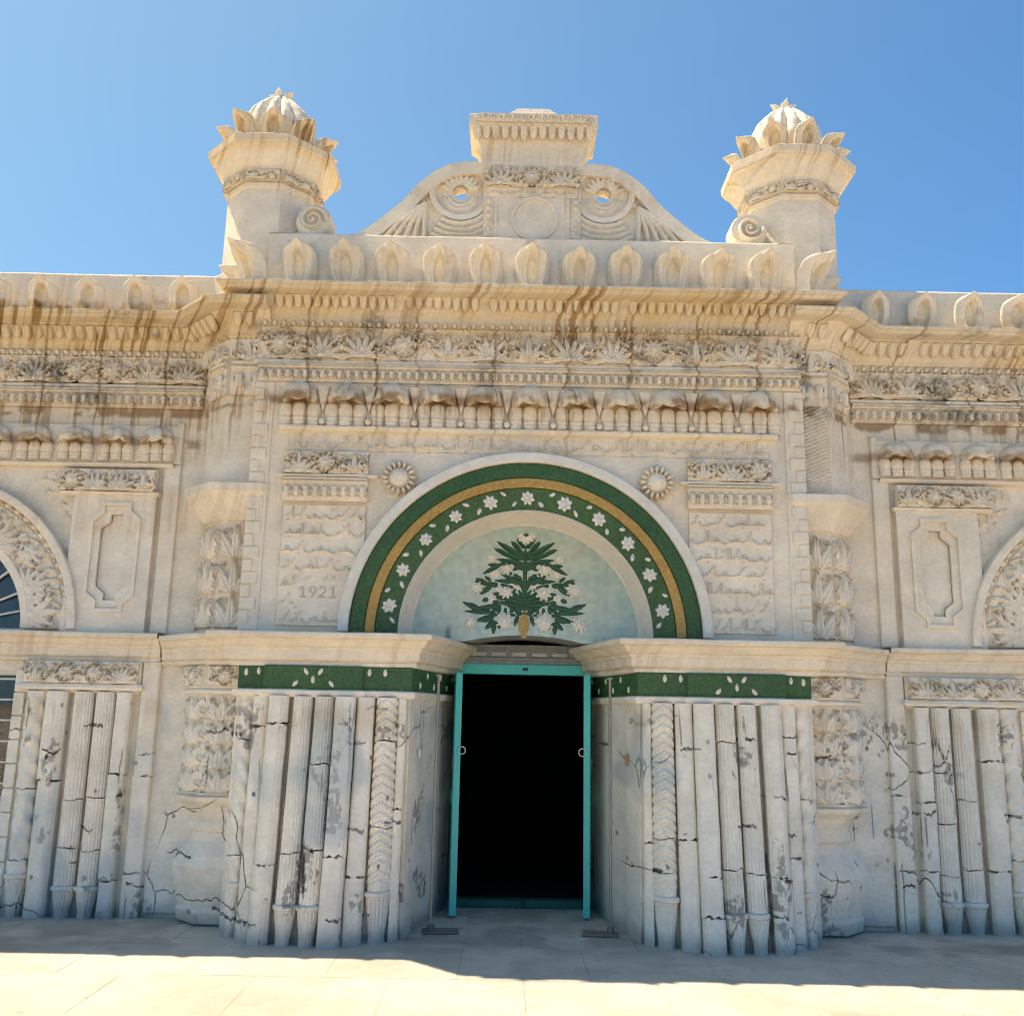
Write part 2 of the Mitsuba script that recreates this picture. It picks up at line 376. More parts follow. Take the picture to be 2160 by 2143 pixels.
def floral(w, h, seed, hh=.022, period=.36, beads=0.0, res=.006):
    """running frieze of rosettes, scrolls and acanthus leaves, drilled between, with a row of hanging drops above"""
    g = np.random.default_rng(seed)
    R = Relief(w, h, res)
    zb = 0.0; zt = h - beads
    n = max(1, int(round(w / period))); p = w / n
    mid = (zb + zt) / 2; hgt = zt - zb
    for k in range(int(w * hgt / .0032)):
        R.petal(g.uniform(-w / 2, w / 2), g.uniform(zb, zt), g.uniform(.03, .055), g.uniform(.014, .024), g.uniform(0, 6.28), hh * g.uniform(.3, .6), .3)
    holes = []
    for k in range(n):
        cx = -w / 2 + (k + .5) * p + g.uniform(-.012, .012)
        kind = (k * 2 + seed + int(g.integers(0, 2))) % 3
        H = hh * g.uniform(.85, 1.15)
        if kind == 0:
            m = int(g.integers(8, 12)); r = hgt * g.uniform(.38, .44)
            R.rosette(cx, mid, r, m, H)
            R.ring(cx, mid, hgt * .47, .012, H * .7)
            holes += [(cx + r * .98 * math.cos(a), mid + r * .98 * math.sin(a)) for a in np.linspace(0, 6.28, m, endpoint=False) + .2 + np.pi / m]
        elif kind == 1:
            m = int(g.integers(7, 10))
            for a in np.linspace(.12, np.pi - .12, m):
                R.petal(cx, zb + .01, hgt * (.78 + .18 * math.sin(a)), hgt * 1.5 / m, a, H)
            R.dome(cx, zb + .02, hgt * .15, H * 1.2)
            holes += [(cx + hgt * .62 * math.cos(a), zb + .01 + hgt * .66 * math.sin(a)) for a in np.linspace(.12, np.pi - .12, m)[:-1] + (np.pi - .24) / (m - 1) / 2]
        else:
            R.petal(cx, zb + .01, hgt * .9, hgt * .26, np.pi / 2, H)
            for sgn in (-1, 1):
                for (dx, dz, ll, a) in ((0, .01, .76, .55), (.012, .03, .60, 1.0), (.02, .06, .44, 1.45)):
                    R.petal(cx + sgn * dx, zb + dz, hgt * ll, hgt * .17, np.pi / 2 - sgn * a, H)
                holes += [(cx + sgn * hgt * .16, zb + hgt * .62), (cx + sgn * hgt * .33, zb + hgt * .42), (cx + sgn * hgt * .36, zb + hgt * .2)]
        for sgn in (-1, 1):
            sx, sz, sr = cx + sgn * p * .37, mid + g.uniform(-.18, .18) * hgt, hgt * g.uniform(.19, .27)
            R.spiral(sx, sz, sr, g.uniform(0, 6), 1.35, .013, H * .85, sgn)
            holes.append((sx + sr * .45, sz + sr * .2)); holes.append((sx - sr * .5, sz - sr * .15))
            for q in range(3):
                R.petal(cx + sgn * p * (.26 + .09 * q), mid + g.uniform(-.4, .25) * hgt, hgt * g.uniform(.28, .42), hgt * .13, g.uniform(.2, 2.9), H * .85)
    if beads:
        k = int(w / .078)
        for i in range(k):
            x = -w / 2 + (i + .5) * w / k
            R.dome(x, zt + beads * .62, .021, hh, .026)
            R.dome(x + .039, zt + beads * .35, .012, hh * .8)
            holes += [(x - .026, zt + beads * .78), (x + .026, zt + beads * .78)]
        R.stroke([(-w / 2, zt + .004), (w / 2, zt + .004)], .010, hh * .6)
    for (x, z) in holes:
        if abs(x) < w / 2 - .015 and .012 < z < h - .012:
            R.hole(x + g.normal(0, .003), z + g.normal(0, .003), g.uniform(.008, .0125))
    return R

def tongues(w, h, hh=.02, pitch=.066, res=.005, arch=0, seed=1):
    R = Relief(w, h, res)
    n = int(w / pitch)
    for i in range(n):
        x = -w / 2 + (i + .5) * w / n
        R.stroke([(x, h * .30), (x, h * .55)], pitch * .62, hh)
        R.dome(x + pitch / 2, h * .2, pitch * .16, hh * .8)
        R.ring(x, h * .48, pitch * .43, .010, hh * .55)
        if .012 < h * .12: R.hole(x + pitch / 2, h * .58, pitch * .15)
        R.hole(x, h * .66, pitch * .13, .018)
    R.stroke([(-w / 2, h * .80), (w / 2, h * .80)], .022, hh * .8)
    R.rect(-w / 2, w / 2, h * .9, h, hh * .6)
    return R

def script(w, h, seed, depth=.007, t=.014, rows=1, res=.005):
    """worn flowing lettering that cannot be read: baseline strokes, uprights, loops and dots"""
    g = np.random.default_rng(seed)
    R = Relief(w, h, res)
    rh = h / rows
    for r in range(rows):
        z0 = h - (r + 1) * rh + rh * .28; x = -w / 2 + .02
        while x < w / 2 - .05:
            ln = g.uniform(.05, .13) * rh / .16
            ln = min(ln, w / 2 - x - .01)
            k = g.integers(0, 4)
            if k == 0:
                R.stroke([(x, z0), (x, z0 + rh * .6)], t, depth)
                x += t * 2.2; continue
            if k == 1:
                th = np.linspace(np.pi, 2 * np.pi, 9)
                R.stroke(np.stack([x + ln / 2 + ln / 2 * np.cos(th), z0 + rh * .12 + rh * .26 * np.sin(th)], 1), t, depth)
            if k == 2:
                R.stroke([(x, z0), (x + ln, z0)], t, depth)
                R.ring(x + ln * .5, z0 + rh * .12, rh * .12, t * .9, depth)
            if k == 3:
                R.stroke([(x, z0), (x + ln * .5, z0 + rh * .08), (x + ln, z0 + rh * .55)], t, depth)
            if g.random() < .6:
                R.dome(x + ln * .5, z0 + g.choice([-.2, .42]) * rh, t * .7, depth)
            x += ln + t * g.uniform(.4, 1.6)
    return R

def acanthus(w, h, tiers, hh=.03, seed=0, res=.006):
    g = np.random.default_rng(seed)
    R = Relief(w, h, res)
    th = h / tiers
    for k in range(tiers):
        zb = k * th
        for sgn in (-1, 0, 1):
            a = np.pi / 2 - sgn * .5
            R.petal(sgn * w * .06, zb - .01, th * 1.05, w * .34, a, hh * (1.1 if sgn == 0 else .9))
        for sgn in (-1, 1):
            R.petal(sgn * w * .10, zb + .01, th * .85, w * .26, np.pi / 2 - sgn * 1.0, hh * .8)
            R.spiral(sgn * w * .36, zb + th * .78, th * .15, g.uniform(0, 6), 1.1, .012, hh * .7, sgn)
        R.stroke([(-w / 2, zb + .004), (w / 2, zb + .004)], .014, hh * .5)
    return R

def leaf_mesh(W=.25, H=.40, curl=.10, bulge=.05, slot=.04, lobes=True, nu=33, nv=33, thick=.05, tip=2.1, sw_=.20):
    """an upright stone leaf that rolls forward at the tip, hollowed by a pointed slot"""
    u = np.linspace(-1, 1, nu)[:, None]; v = np.linspace(0, 1, nv)[None, :]
    w = np.where(v < .5, .70 + .30 * np.sin(np.pi * v), np.cos(np.pi / 2 * np.clip((v - .5) / .5, 0, 1) ** tip)) * W / 2
    w = np.maximum(w, .004)
    x = u * w
    z = v * H * (1 - .10 * v ** 3) + 0 * u
    out = bulge * (1 - np.abs(u) ** 2.4) * (.5 + .5 * v) + curl * v ** 2.6 + .012
    sw = W * sw_ * np.sqrt(np.clip(np.sin(np.pi * np.clip((v - .02) / .76, 0, 1) ** 1.3), 0, 1))
    ins = np.clip((sw - np.abs(x)) / (.018), 0, 1)
    out = out - slot * ins * np.sin(np.pi / 2 * ins)
    if lobes:
        out = out + .020 * np.cos(np.abs(u) * 10.5 - 3.2 * v) * (1 - ins) * np.clip(v * 6, 0, 1) * np.clip((1 - v) * 5, 0, 1)
    out = out + 0 * (u * v)
    P = np.stack([x + 0 * v, -out, z], -1)
    f = gridfaces(nu, nv)
    B = np.stack([x + 0 * v, 0 * u - curl * v ** 2.6 + thick * .35 * (1 - v), z - .004], -1)
    n = nu * nv
    idx = np.arange(n).reshape(nu, nv)
    loop = np.concatenate([idx[0, :], idx[1:, -1], idx[-1, -2::-1]])
    a = np.arange(len(loop) - 1)
    q = np.stack([loop[a], loop[a + 1], n + loop[a + 1], n + loop[a]], 1)
    return mk(np.vstack([P.reshape(-1, 3), B.reshape(-1, 3)]), np.vstack([f, f[:, ::-1] + n, q[:, [0, 1, 2]], q[:, [0, 2, 3]]]))

def arc(cx, cz, r0, r1, y0, y1, a0=0, a1=math.pi, n=96, bev=.008, yin=None):
    """a ring sector in the facade plane, front at y0 (inner edge front at yin), with bevelled front edges"""
    yin = y0 if yin is None else yin
    th = np.linspace(a0, a1, n)
    pr = np.array([(r0, y1), (r0, yin + bev), (r0 + bev, yin), (r1 - bev, y0), (r1, y0 + bev), (r1, y1)])
    v = np.stack([cx + pr[None, :, 0] * np.cos(th)[:, None], 0 * th[:, None] + pr[None, :, 1], cz + pr[None, :, 0] * np.sin(th)[:, None]], -1)
    return mk(v.reshape(-1, 3), gridfaces(n, len(pr)))

PW = ('mosque__wing', 'mosque__wing_001')
PP = ('mosque__portal_pier', 'mosque__portal_pier_001')
TW = ('mosque__corner_tower', 'mosque__corner_tower_001')
labels['mosque'] = dict(label='ornate cream stone mosque front with a green mosaic arch over an open teal doorway', category='mosque')

# ------------------------------------------------------------------ ground
g0 = []
def quad(x0, x1, y0, y1, z):
    return mk([[x0, y0, z], [x1, y0, z], [x1, y1, z], [x0, y1, z]], [[0, 1, 2], [0, 2, 3]])
scene['ground'] = mikit.ply(quad(-400, 400, -400, 400, -.012), 'joint')
labels['ground'] = dict(kind='structure', label='pale sunlit stone ground in front of the mosque', category='ground')
labels['pavement'] = dict(kind='structure', label='pale stone paving slabs before the portal, half in shade', category='pavement')
labels['sky'] = dict(kind='structure', label='clear blue sky', category='sky')
scene['pavement'] = mikit.ply(cat([quad(-60, 60, -70, -4.104, 0), quad(-60, -9.026, -4.096, 0, 0), quad(9.026, 60, -4.096, 0, 0)]), 'paving')
for iy in range(-5, 2):
    for ix in range(-11, 11):
        x0, x1, y0, y1 = ix * .82 - .41 + .41, (ix + 1) * .82, iy * .82, (iy + 1) * .82
        x0, x1 = x0 + .41 * (iy % 2) - .41 + .0, x1 + .41 * (iy % 2) - .41
        z = float(RNG.uniform(-.0012, .0012))
        k = numbered('pavement__slab')
        j = .0007
        m = box(x0 + j, x1 - j, y0 + j, y1 - j, -.04, z, .0015)
        scene[k] = mikit.ply(m, 'paving')

# ------------------------------------------------------------------ big masses
Z0 = 2.20
def rectp(x0, x1, z0, z1): return sg.box(x0, z0, x1, z1)
disk = lambda cx, cz, r, n=64: sg.Point(cx, cz).buffer(r, n)
# portal wall above the piers
upper = rectp(-2.24, 2.24, Z0 - .02, 5.0).difference(disk(0, Z0, 1.0))
put('mosque__portal_wall', slab(upper, -.45, .5), 'stone')
# the roof and the closed rooms behind
put('mosque__roof', cat([box(-7.6, 7.6, .30, 9, 4.72, 4.9), box(-2.3, 2.3, -.40, .4, 4.88, 5.0), box(-7.6, -7.4, .3, 9, 0, 4.7), box(7.4, 7.6, .3, 9, 0, 4.7), box(-7.4, 7.4, 8.8, 9, 0, 4.7)]), 'stone')
room = cat([quad(-7.3, 7.3, .76, 8.7, .004), quad(-7.3, 7.3, .76, 8.7, 4.6),
            mk([[-7.3, 8.7, 0], [7.3, 8.7, 0], [7.3, 8.7, 4.6], [-7.3, 8.7, 4.6]], [[0, 1, 2], [0, 2, 3]]),
            mk([[-2.6, .8, 0], [-2.6, 8.7, 0], [-2.6, 8.7, 4.6], [-2.6, .8, 4.6]], [[0, 1, 2], [0, 2, 3]]),
            mk([[2.6, .8, 0], [2.6, 8.7, 0], [2.6, 8.7, 4.6], [2.6, .8, 4.6]], [[0, 1, 2], [0, 2, 3]])])
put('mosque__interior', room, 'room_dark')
# wing walls with their window openings
WX = -4.92
wp = rectp(-7.6, -1.9, 0, 4.9).difference(disk(WX, 2.21, .80).intersection(rectp(-7, -2, 2.21, 4))).difference(rectp(WX - .80, WX + .80, .84, 1.87))
m = slab(wp, 0, .32)
put(PW[0], m, 'stone'); put(PW[1], mir(m), 'stone')
# pier cores, splayed towards the door
pc = sg.Polygon([(-2.20, .5), (-2.20, -.50), (-2.10, -.53), (-.93, -.54), (-.86, -.60), (-.60, .70), (-.60, .9), (-2.2, .9)])
m = plan(pc, 0, Z0 - .02)
put(PP[0], m, 'stone'); put(PP[1], mir(m), 'stone')

# ------------------------------------------------------------------ top cornices, friezes and parapets
def cav(z0, z1, o0, o1, n=7):
    t = np.linspace(0, 1, n)
    return [(o0 + (o1 - o0) * (1 - math.cos(a * math.pi / 2)), z0 + (z1 - z0) * math.sin(a * math.pi / 2)) for a in t]
def ribs(z0, z1, amp, pitch):
    def f(s, z, L):
        w = smooth01((z - z0) / .02) * smooth01((z1 - z) / .02)
        return -amp * (np.abs(np.sin(np.pi * s / pitch)) ** .6) * w + amp * w
    return f
def smooth01(t):
    t = np.clip(t, 0, 1); return t * t * (3 - 2 * t)

def top_profile(zb, ze, o):
    return [(0.0, zb - .19), (.030, zb - .185), (.034, zb - .035), (.055, zb - .025), (.058, zb - .004), (.066, zb), (.10, zb + .055), (o * .55, ze - .066), (o - .05, ze - .060), (o - .03, ze - .052), (o - .028, ze - .036), (o - .006, ze - .030), (o, ze - .022), (o, ze - .004), (o - .006, ze), (-.1, ze + .012)]
def tongue_piece(w, L, dep):
    """a hanging tongue with a sunk middle and a rim, its foot rounded"""
    u = np.linspace(-1, 1, 15)[:, None]; v = np.linspace(0, 1, 15)[None, :]
    ww = w / 2 * np.sqrt(np.clip(1 - np.clip((v - .55) / .45, 0, 1) ** 2, .01, 1))
    prof = np.sqrt(np.clip(1 - u ** 2, 0, 1)) - .42 * np.exp(-(u / .34) ** 2) * np.clip(1.25 - v * 1.3, 0, 1)
    out = dep * prof * (1 - .35 * v ** 4)
    P = np.stack([u * ww, -out + 0 * ww, -v * L + 0 * u], -1).reshape(-1, 3)
    return mk(P, gridfaces(15, 15))
prof = top_profile(4.85, 5.0, .31)
path = [(-2.24, -.10), (-2.24, -.45), (2.24, -.45), (2.24, -.10)]
put('mosque__main_cornice', sweep(path, prof, .05, rough=.005), 'stone')
prof = top_profile(4.66, 4.88, .36)
path = [(-7.6, 0), (-2.843, 0), (-2.473, -.37), (-2.15, -.37)]
both('wing_cornice', sweep(path, prof, .05, rough=.006, seed=4), 'stone')

tp = share(tongue_piece(.066, .115, .038), 'stone', True)
def tongue_row(holder, x0, y0, x1, y1, z, out, tilt, s=1.0, pitch=.0765):
    L = math.hypot(x1 - x0, y1 - y0); n = int(L / pitch / s); dx, dy = (x1 - x0) / L, (y1 - y0) / L
    for i in range(n):
        t = (i + .5) / n * L
        j = float(RNG.uniform(.9, 1.08))
        if RNG.random() < .04: continue
        k = numbered(holder + '__tongue')
        scene[k] = {**tp, 'to_world': T().translate([x0 + dx * t + dy * out, y0 + dy * t - dx * out, z]).rotate([0, 0, 1], math.degrees(math.atan2(dy, dx))).rotate([1, 0, 0], tilt).scale([s, s * j, s * j])}
tongue_row('mosque__main_cornice', -2.34, -.45, 2.34, -.45, 4.945, .152, 36)
for s, h in ((-1, 'mosque__wing_cornice'), (1, 'mosque__wing_cornice_001')):
    for (a, b, c, d) in ((-4.75, 0, -2.91, 0), (-2.85, -.02, -2.52, -.35), (-2.47, -.37, -2.27, -.37)):
        if s < 0: tongue_row(h, a, b, c, d, 4.805, .180, 38, 1.15)
        else: tongue_row(h, -c, d, -a, b, 4.805, .180, 38, 1.15)
both('portal_parapet_end', sweep([(-2.22, .1), (-2.22, -.50)], [(0, 4.98), (0, 5.54), (-.14, 5.545)], .1), 'stone')
put('mosque__parapet', cat([sweep([(-2.22, -.5), (2.22, -.5)], [(0, 4.99), (-.005, 5.25), (0, 5.53), (-.01, 5.54), (-.15, 5.545)], .06), ]), 'stone')
m = sweep([(-7.6, -.12), (-2.78, -.12), (-2.5, -.30)], [(.02, 4.86), (0, 5.05), (-.005, 5.30), (-.02, 5.315), (-.2, 5.31)], .08, rough=.008)
both('wing_parapet', m, 'stone')
leaf = share(leaf_mesh(.295, .41, .13, .095, .065, tip=3.2, nu=41, nv=37), 'stone', True)
for k in range(-5, 6):
    inst('mosque__parapet__leaf', leaf, k * .388 + .01, -.52, 5.0, float(RNG.normal(0, 2)), (float(RNG.uniform(.93, 1.05)), 1, float(RNG.uniform(.95, 1.03))))
for s in (-1, 1):
    inst('mosque__parapet__leaf', leaf, s * 2.30, -.52, 5.0, s * 42, (1.05, 1.25, 1))
    inst('mosque__parapet__leaf', leaf, s * 2.44, -.24, 5.0, s * 78, (.95, 1.15, .9))
wleaf = share(leaf_mesh(.25, .36, .07, .075, .075, False, tip=2.5, sw_=.24), 'stone', True)
for s, holder in ((-1, 'mosque__wing_parapet'), (1, 'mosque__wing_parapet_001')):
    for k in range(6):
        inst(holder + '__leaf', wleaf, s * (2.99 + .405 * k), -.20, 4.88, float(RNG.normal(0, 2)), (1, 1, float(RNG.uniform(.95, 1.04))))

def panel(key, R, x, y, z, ang=0, bsdf='stone', mirror=None, seed=0):
    m = move(R.mesh(seed=seed), x, y, z, ang)
    if mirror:
        a = put(f'{mirror[0]}__{key}', m, bsdf, True); b = put(f'{mirror[1]}__{key}', mir(m), bsdf, True)
        return a, b
    return put(key, m, bsdf, True)
panel('mosque__frieze', floral(4.47, .33, 2, .034, .34, .07, .0055), 0, -.452, 4.43)
both('frieze_return', move(floral(.34, .33, 5, .03, .34, .07).mesh(), -2.242, -.27, 4.43, math.pi / 2 * -1), 'stone', True)
put('mosque__frieze_ledge', sweep([(-2.24, -.2), (-2.24, -.45), (2.24, -.45), (2.24, -.2)], [(0, 4.385), (.03, 4.39), (.034, 4.41), (.02, 4.43), (0, 4.435)], .08), 'stone')
panel('mosque__tongue_frieze', tongues(4.46, .155, .030, .07), 0, -.452, 4.232)
wf = floral(2.6, .29, 7, .036, .33, .06, .006)
panel('frieze', wf, -4.10, -.003, 4.335, 0, mirror=PW)
panel('tongue_frieze', tongues(2.6, .18, .030, .075, .006), -4.10, -.003, 4.11, 0, mirror=PW)
both('ledge', sweep([(-7.6, 0), (-2.80, 0)], [(0, 4.29), (.028, 4.295), (.03, 4.325), (0, 4.333)], .08), 'stone', keys=PW)

# ------------------------------------------------------------------ hooded brackets
hood = lathe([(.02, .150), (.06, .145), (.10, .125), (.132, .085), (.148, .050), (.152, .022), (.142, .002), (.10, .016), (.05, .05)], 60, math.pi, 2 * math.pi, mod=lambda t, z, r: r * (1 + .10 * (np.abs(np.sin(4.5 * t)) - .5) * np.clip((.19 - z) / .06, 0, 1)), rough=.007)
hv = hood.vertices; hth = np.arctan2(hv[:, 1], hv[:, 0])
hood = mk(hv - np.stack([0 * hth, 0 * hth, .030 * np.abs(np.cos(1.5 * (hth + np.pi / 2) * 2 / 2 * 2)) * (hv[:, 2] < .07)], 1) * [[1, 1, 1]], hood.faces)
vee = cat([trimesh.convex.convex_hull(np.array([[-.075, 0, .18], [.075, 0, .18], [0, 0, -.05], [-.05, -.05, .175], [.05, -.05, .175], [0, -.028, -.03]]))])
tongue = lathe([(.004, .045), (.026, .036), (.042, .010), (.050, -.035), (.049, -.10), (.046, -.175)], 24, math.pi * .9, 2.1 * math.pi, mod=lambda t, z, r: r * (1 - .13 * (np.sin(z * 190) > .1) * (z < -.075)) * (1 - .07 * np.abs(np.sin(3.5 * t)) * (z < -.06)), sub=.007, rough=.003)
boss = lathe([(.0, .03), (.018, .022), (.028, 0), (.018, -.022), (0, -.03)], 14, rough=.001)
dh, dt, db, dv = share(hood, 'stone', True), share(tongue, 'stone', True), share(boss, 'stone', True), share(vee, 'stone')
def bracket(holder, x, y, z, s=1.0):
    k = numbered(holder + ('__bracket' if holder.count('__') < 2 else ''))
    j = lambda a=.04: float(RNG.uniform(1 - a, 1 + a))
    scene[k] = {**dh, 'to_world': T().translate([x, y, z]).scale([s * j(), 1.05 * s * j(), s * j(.06)])}
    if holder == 'mosque':
        for i, t in enumerate((-.115, 0, .115)):
            inst(k + '__tongue', dt, x + t * s, y - .012 * s + .012 * abs(i - 1), z - .035, 0, (1.18 * s * j(), .95 * s, s * j()))
    return k
for k in range(-5, 6):
    bracket('mosque', k * .376 + .01, -.452, 4.066)
for k in range(-5, 5):
    inst('mosque__boss', db, (k + .5) * .376 + .01, -.485, 3.895)
    inst('mosque__bracket_wedge', dv, (k + .5) * .376 + .01, -.452, 4.015)
put('mosque__bracket_ledge', sweep([(-2.02, -.45), (2.02, -.45)], [(0, 3.80), (.045, 3.815), (.06, 3.835), (.06, 3.85), (.0, 3.855)], .07), 'stone')
put('mosque__bracket_cresting', sweep([(-2.0, -.45), (2.0, -.45)], [(.0, 4.12), (.035, 4.15), (.04, 4.20), (.0, 4.215)], .015, lambda s, z, L: .02 * np.cos(2 * np.pi * (s - 2.0) / .376) * (z > 4.13)), 'stone')
for s, h in ((-1, PW[0]), (1, PW[1])):
    for k in range(6):
        x = s * (3.15 + .345 * k)
        kk = numbered(h + '__bracket')
        scene[kk] = {**dh, 'to_world': T().translate([x, -.055, 3.80]).scale([.92 * float(RNG.uniform(.96, 1.04)), 1.0, .82 * float(RNG.uniform(.94, 1.06))])}
        for t in (-.112, 0, .112):
            inst(h + '__tongue', dt, x + t * .92, -.068, 3.768, 0, (1.06 * float(RNG.uniform(.94, 1.06)), .8, .80 * float(RNG.uniform(.94, 1.04))))
both('bracket_ledge', sweep([(-7, -.0), (-3.0, -.0)], [(0, 3.575), (.06, 3.585), (.075, 3.60), (.075, 3.615), (0, 3.62)], .07), 'stone', keys=PW)
both('bracket_backing', cat([box(-7, -2.975, -.055, .02, 3.62, 3.955)]), 'stone', keys=PW)

# ------------------------------------------------------------------ script band, inscription panels, quoin strips
panel('mosque__script_band', script(3.9, .155, 11, .013, .017), 0, -.453, 3.655)
def tablet(seed, year):
    R = script(.66, .96, seed, .012, .0105, 7)
    if year:
        R.rect(-.2, .2, .16, .36, 0, True)
    return R
for s, nm, yr in ((-1, 'mosque__inscription', True), (1, 'mosque__inscription', False)):
    x = s * 1.62
    k = put(nm, move(tablet(31 + s, yr).mesh(), x, -.475, 2.24), 'stone', True)
    put(k + '__capital', move(tongues(.68, .20, .022, .075).mesh(), x, -.480, 3.225), 'stone', True)
    put(k + '__lintel', sweep([(x - .35, -.40), (x - .35, -.47), (x + .37, -.47), (x + .37, -.40)], [(0, 3.418), (.03, 3.423), (.045, 3.430), (.045, 3.446), (0, 3.45)], .06), 'stone')
    put(k + '__carving', move(floral(.68, .19, 4 + s, .026, .23, 0, .005).mesh(), x, -.475, 3.452), 'stone', True)
    if yr:
        t = meshkit.text_mesh('1921', .088, .010)
        v = t.vertices
        put(k + '__year', mk(np.stack([v[:, 0] - 1.79, -.482 + .010 - v[:, 2], v[:, 1] + 2.46], 1), t.faces), 'worn_letter')
for s in (-1, 1):
    k = put('mosque__quoin_strip', box(min(s * 2.09, s * 2.245), max(s * 2.09, s * 2.245), -.462, -.40, Z0, 4.23, .003), 'stone')
    for i in range(19):
        z = 2.26 + i * .101
        w = .125 if i % 2 else .075
        a, b = sorted((s * 2.244, s * (2.244 - w)))
        put(k + '__quoin', box(a, b, -.475, -.44, z, z + .094, .006), 'stone')
# rosettes in the spandrels
def rosette_mesh():
    R = Relief(.30, .30, .005)
    for k in range(16):
        a = 2 * np.pi * k / 16
        R.petal(.085 * math.cos(a), .15 + .085 * math.sin(a), .062, .036, a, .055, .1)
    R.dome(0, .15, .095, .05)
    return R.mesh(mask=disk(0, .15, .147))
rm = share(rosette_mesh(), 'stone', True)
for s in (-1, 1):
    inst('mosque__rosette', rm, s * 1.035, -.455, 3.285)

# ------------------------------------------------------------------ the arch
put('mosque__arch', arc(0, Z0, 1.375, 1.455, -.545, -.40), 'rim_stone')
put('mosque__arch__green_band', arc(0, Z0, 1.250, 1.373, -.505, -.42), 'green_tile')
put('mosque__arch__gold_band', arc(0, Z0, 1.173, 1.248, -.516, -.42), 'gold_tile')
put('mosque__arch__green_band', arc(0, Z0, 1.0, 1.171, -.500, -.40, yin=-.470), 'green_tile')
put('mosque__arch__inner_rim', arc(0, Z0, .915, .999, -.468, -.10, yin=-.22), 'rim_stone')
def blob(rx, rz, h, n=14, tip=False):
    th = np.linspace(0, 2 * np.pi, n, endpoint=False)
    rr = np.ones(n)
    x = rx * np.cos(th); z = rz * np.sin(th)
    if tip: x = x * (1 - .55 * np.clip(np.sin(th), 0, 1) ** 2)
    v = [[0, -h, 0]] + [[a * .7, -h * .85, b * .7] for a, b in zip(x, z)] + [[a, 0, b] for a, b in zip(x, z)]
    f = []
    for i in range(n):
        j = (i + 1) % n
        f += [[0, 1 + i, 1 + j], [1 + i, 1 + n + i, 1 + n + j], [1 + i, 1 + n + j, 1 + j]]
    return mk(v, f)
def rotxz(m, a):
    v = m.vertices; c, s = math.cos(a), math.sin(a)
    return mk(np.stack([v[:, 0] * c - v[:, 2] * s, v[:, 1], v[:, 0] * s + v[:, 2] * c], 1), m.faces)
pet = blob(.019, .026, .010, 10, True)
flower = cat([rotxz(mk(pet.vertices + [0, 0, .036], pet.faces), 2 * np.pi * k / 7) for k in range(7)] + [blob(.018, .018, .014, 10)])
fl, bud = share(flower, 'ivory_tile', True), share(blob(.016, .030, .010, 10, True), 'ivory_tile', True)
def arcpt(r, a): return r * math.cos(a), Z0 + r * math.sin(a)
def onarch(key, d, r, a, rot, y):
    k = numbered(key); x, z = arcpt(r, a)
    scene[k] = {**d, 'to_world': T().translate([x, y, z]).rotate([0, -1, 0], math.degrees(rot)).scale([float(RNG.uniform(.86, 1.12)), 1, float(RNG.uniform(.86, 1.12))])}
for i in range(11):
    a = math.radians(11 + 15.8 * i)
    onarch('mosque__arch__flower', fl, 1.09, a, a + float(RNG.uniform(0, 1)), -.488)
for i in range(-1, 11):
    a0 = math.radians(11 + 15.8 * (i + .5))
    flip = 1 if i < 5 else -1
    for da, r in ((-2.1, 1.135), (2.1, 1.045)):
        a = a0 + flip * math.radians(da)
        if math.radians(3) < a < math.radians(177):
            onarch('mosque__arch__bud', bud, r, a, a + (0.7 if r > 1.1 else -.8) * flip, -.494 if r > 1.1 else -.480)
# niche with the mosaic tree
def niche_y(x, z):
    r = np.clip(np.hypot(x, np.maximum(z - Z0, 0)) / .925, 0, 1)
    return -.215 + .36 * (1 - r ** 4) ** .8
nx = np.linspace(-.925, .925, 121)
def zbot(x): return np.where(np.abs(x) < .5, 2.185 + .062 * (1 - (x / .5) ** 2), 2.185)
vs = np.linspace(0, 1, 61)
zt = Z0 + np.sqrt(np.maximum(.925 ** 2 - nx ** 2, 1e-6))
Zg = zbot(nx)[:, None] + (zt - zbot(nx))[:, None] * vs[None, :]
Xg = nx[:, None] + 0 * Zg
put('mosque__niche', mk(np.stack([Xg, niche_y(Xg, Zg), Zg], -1).reshape(-1, 3), gridfaces(121, 61)), 'niche_plaster', True)
xs = np.linspace(-.86, .86, 60)
sof = sg.Polygon([(x, float(zbot(np.array(x)))) for x in xs] + [(.86, 2.6), (-.86, 2.6)])
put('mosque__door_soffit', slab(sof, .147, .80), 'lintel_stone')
def tz(px, py):
    return (px - 905) * .00075, 3.113 - (py - 183) * .00075
def leafpiece(x0, y0, x1, y1, w):
    (a, b), (c, d) = tz(x0, y0), tz(x1, y1)
    L = math.hypot(c - a, d - b)
    m = blob(w * .00075 * .78, L / 2 * 1.08, .009, 12, True)
    m = rotxz(m, math.atan2(d - b, c - a) - math.pi / 2)
    v = m.vertices + [(a + c) / 2, 0, (b + d) / 2]
    v[:, 1] += niche_y(v[:, 0], v[:, 2]) - .001
    return mk(v, m.faces)
